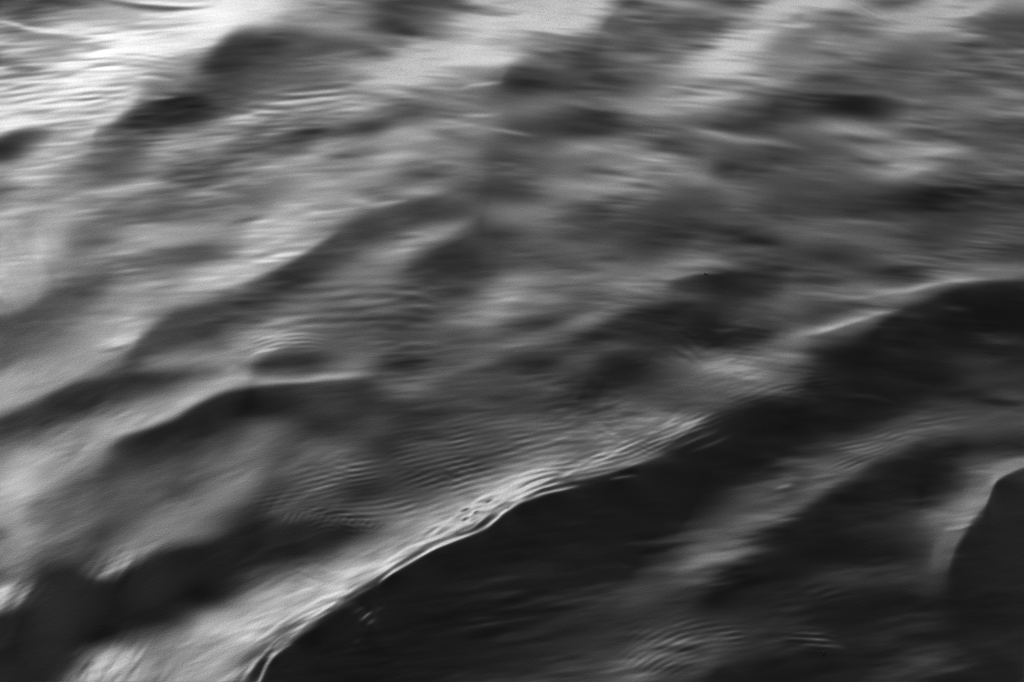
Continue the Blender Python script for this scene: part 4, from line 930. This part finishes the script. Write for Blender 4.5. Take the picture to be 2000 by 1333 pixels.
# open water all round: a few long waves running the same way, only outside the solved patch
def outside(v, a, b, w): return np.clip(np.maximum(a+w-v, v-(b-w))/w, 0, 1)
ww = np.maximum(outside(AX, GX0, GX1, .6), outside(AY, GY0, GY1, .6)); ww = ww*ww*(3-2*ww)
sea = np.zeros_like(AX); r2 = np.random.default_rng(11)
for k in range(26):
    lam = .5*1.16**k*(.9+.2*r2.random()); th = math.radians(118 + 30*r2.standard_normal())
    near = np.exp(-(np.hypot(AX, AY-9)/(lam*60))**2)          # waves too short for the sheet's facets die away
    sea += .010*lam**.75*np.sin(2*math.pi/lam*(AX*math.cos(th)+AY*math.sin(th)) + 6.28*r2.random())*near
Z = Z + ww*sea*.8
# the finest breath of wind on the skin of the water
Z = Z + np.random.default_rng(3).standard_normal(Z.shape)*1.2e-5
nyv, nxv = Z.shape
co = np.empty((nyv*nxv, 3), np.float32); co[:,0] = AX.ravel(); co[:,1] = AY.ravel(); co[:,2] = Z.ravel()
ii = np.arange((nyv-1)*nxv).reshape(nyv-1, nxv)[:,:-1].ravel()
quads = np.stack([ii, ii+1, ii+nxv+1, ii+nxv], 1).astype(np.int32)
me = bpy.data.meshes.new('water')
me.vertices.add(len(co)); me.vertices.foreach_set('co', co.ravel())
me.loops.add(quads.size); me.loops.foreach_set('vertex_index', quads.ravel())
me.polygons.add(len(quads)); me.polygons.foreach_set('loop_start', np.arange(0, quads.size, 4, dtype=np.int32))
me.update(calc_edges=True)
me.polygons.foreach_set('use_smooth', np.ones(len(quads), dtype=bool))
water = bpy.data.objects.new('water', me); sc.collection.objects.link(water)
water['kind'] = 'structure'
water['label'] = 'dark rippled water surface with a long bright crest crossing it'
mat = bpy.data.materials.new('water'); mat.use_nodes = True
b = mat.node_tree.nodes['Principled BSDF']
GRAIN = 3.4e-4
b.inputs['Base Color'].default_value = (.002,.002,.002,1); b.inputs['Roughness'].default_value = .02; b.inputs['IOR'].default_value = 1.333
me.materials.append(mat)
# the finest wind texture, millimetres across
tn = mat.node_tree; tc = tn.nodes.new('ShaderNodeTexCoord'); nz = tn.nodes.new('ShaderNodeTexNoise'); bp = tn.nodes.new('ShaderNodeBump')
nz.inputs['Scale'].default_value = 210.0; nz.inputs['Detail'].default_value = 2.0; nz.inputs['Roughness'].default_value = .7
bp.inputs['Strength'].default_value = 1.0; bp.inputs['Distance'].default_value = GRAIN
tn.links.new(tc.outputs['Object'], nz.inputs['Vector']); tn.links.new(nz.outputs['Fac'], bp.inputs['Height']); tn.links.new(bp.outputs['Normal'], b.inputs['Normal'])

# ---------------------------------------------------------------- two scraps floating on the water
def surface_at(px, py):
    """the point of the water seen at plan position px, py"""
    h = 0.0
    for _ in range(40):
        a = (666.5-py)/FPX; b_ = (px-1000)/FPX
        dirx, diry, dirz = b_, CP + a*SP, -SP + a*CP
        t = (CAM_H-h)/-dirz; x, y = dirx*t, diry*t
        hn = float(bil(HF, np.array([(y-GY0)/(GY1-GY0)*ny], np.float32), np.array([(x-GX0)/(GX1-GX0)*nx], np.float32))[0])
        h = .5*h + .5*hn
    return (x, y, h)
def tube(name, pts, mat, parent, n=8):
    """a tapering bent stem: pts (x, y, z, radius), closed at both ends"""
    p = np.array(pts, float); vs, fs = [], []
    tan = np.gradient(p[:,:3], axis=0); tan /= np.linalg.norm(tan, axis=1)[:,None]
    for i in range(len(p)):
        u = np.cross(tan[i], [.2,.1,1.]); u /= np.linalg.norm(u); v = np.cross(tan[i], u)
        for k in range(n):
            c = 2*math.pi*k/n; vs.append(p[i,:3] + p[i,3]*(u*math.cos(c)+v*math.sin(c)))
    for i in range(len(p)-1):
        for k in range(n):
            fs.append((i*n+k, i*n+(k+1)%n, (i+1)*n+(k+1)%n, (i+1)*n+k))
    fs.append(tuple(range(n))[::-1]); fs.append(tuple(range((len(p)-1)*n, len(p)*n)))
    m = bpy.data.meshes.new(name); m.from_pydata([tuple(v) for v in vs], [], fs); m.update()
    for q in m.polygons: q.use_smooth = True
    m.materials.append(mat); o = bpy.data.objects.new(name, m); sc.collection.objects.link(o); o.parent = parent
    return o
def scrap_mat(name, lo, hi, rough):
    m = bpy.data.materials.new(name); m.use_nodes = True; t = m.node_tree; s = t.nodes['Principled BSDF']
    n_ = t.nodes.new('ShaderNodeTexNoise'); n_.inputs['Scale'].default_value = 400
    r_ = t.nodes.new('ShaderNodeMapRange'); r_.inputs['To Min'].default_value = lo; r_.inputs['To Max'].default_value = hi
    t.links.new(n_.outputs['Fac'], r_.inputs['Value']); t.links.new(r_.outputs['Result'], s.inputs['Base Color'])
    s.inputs['Roughness'].default_value = rough; s.inputs['Specular IOR Level'].default_value = .05; return m
BARK = scrap_mat('bark', .004, .012, .8); PALE = scrap_mat('pale_husk', .35, .5, .6); DULL = scrap_mat('dull_husk', .006, .012, .9)
def thing(name, label, cat, loc):
    o = bpy.data.objects.new(name, None); sc.collection.objects.link(o); o.location = loc
    o['label'] = label; o['category'] = cat; o.empty_display_size = .01; return o
MM = .001
tw = thing('floating_twig', 'tiny dark bent twig afloat on the bright lip of the crest right of centre', 'twig', surface_at(1379, 536))
tube('stem', [(-4.6*MM,3*MM,2.2*MM,.9*MM),(-3.2*MM,1*MM,1.6*MM,1.3*MM),(-.8*MM,-1*MM,.6*MM,1.1*MM),(1.8*MM,-3*MM,.1*MM,.8*MM),(4.2*MM,-5*MM,0,1.2*MM),(5*MM,-6*MM,0,.5*MM)], BARK, tw)
tube('bud', [(-1.6*MM,2*MM,2.0*MM,.3*MM),(-1.0*MM,2*MM,2.6*MM,1.2*MM),(-.2*MM,2*MM,3.0*MM,1.2*MM),(.4*MM,2*MM,3.3*MM,.3*MM)], PALE, tw)
sd_ = thing('floating_seed', 'tiny black pointed seed husk afloat in the dark water at lower right', 'seed', surface_at(1610, 1275))
tube('husk', [(.3*MM,9*MM,1.5*MM,.5*MM),(.4*MM,5*MM,1.6*MM,2.2*MM),(0,0,1.2*MM,1.9*MM),(-.4*MM,-7*MM,.8*MM,1.1*MM),(-.6*MM,-13*MM,.5*MM,.4*MM)], BARK, sd_)
tube('tip', [(-.2*MM,8*MM,2.6*MM,.3*MM),(-.4*MM,9*MM,3.2*MM,1.2*MM),(-.6*MM,10*MM,3.6*MM,1.0*MM),(-.8*MM,11*MM,3.8*MM,.3*MM)], DULL, sd_)
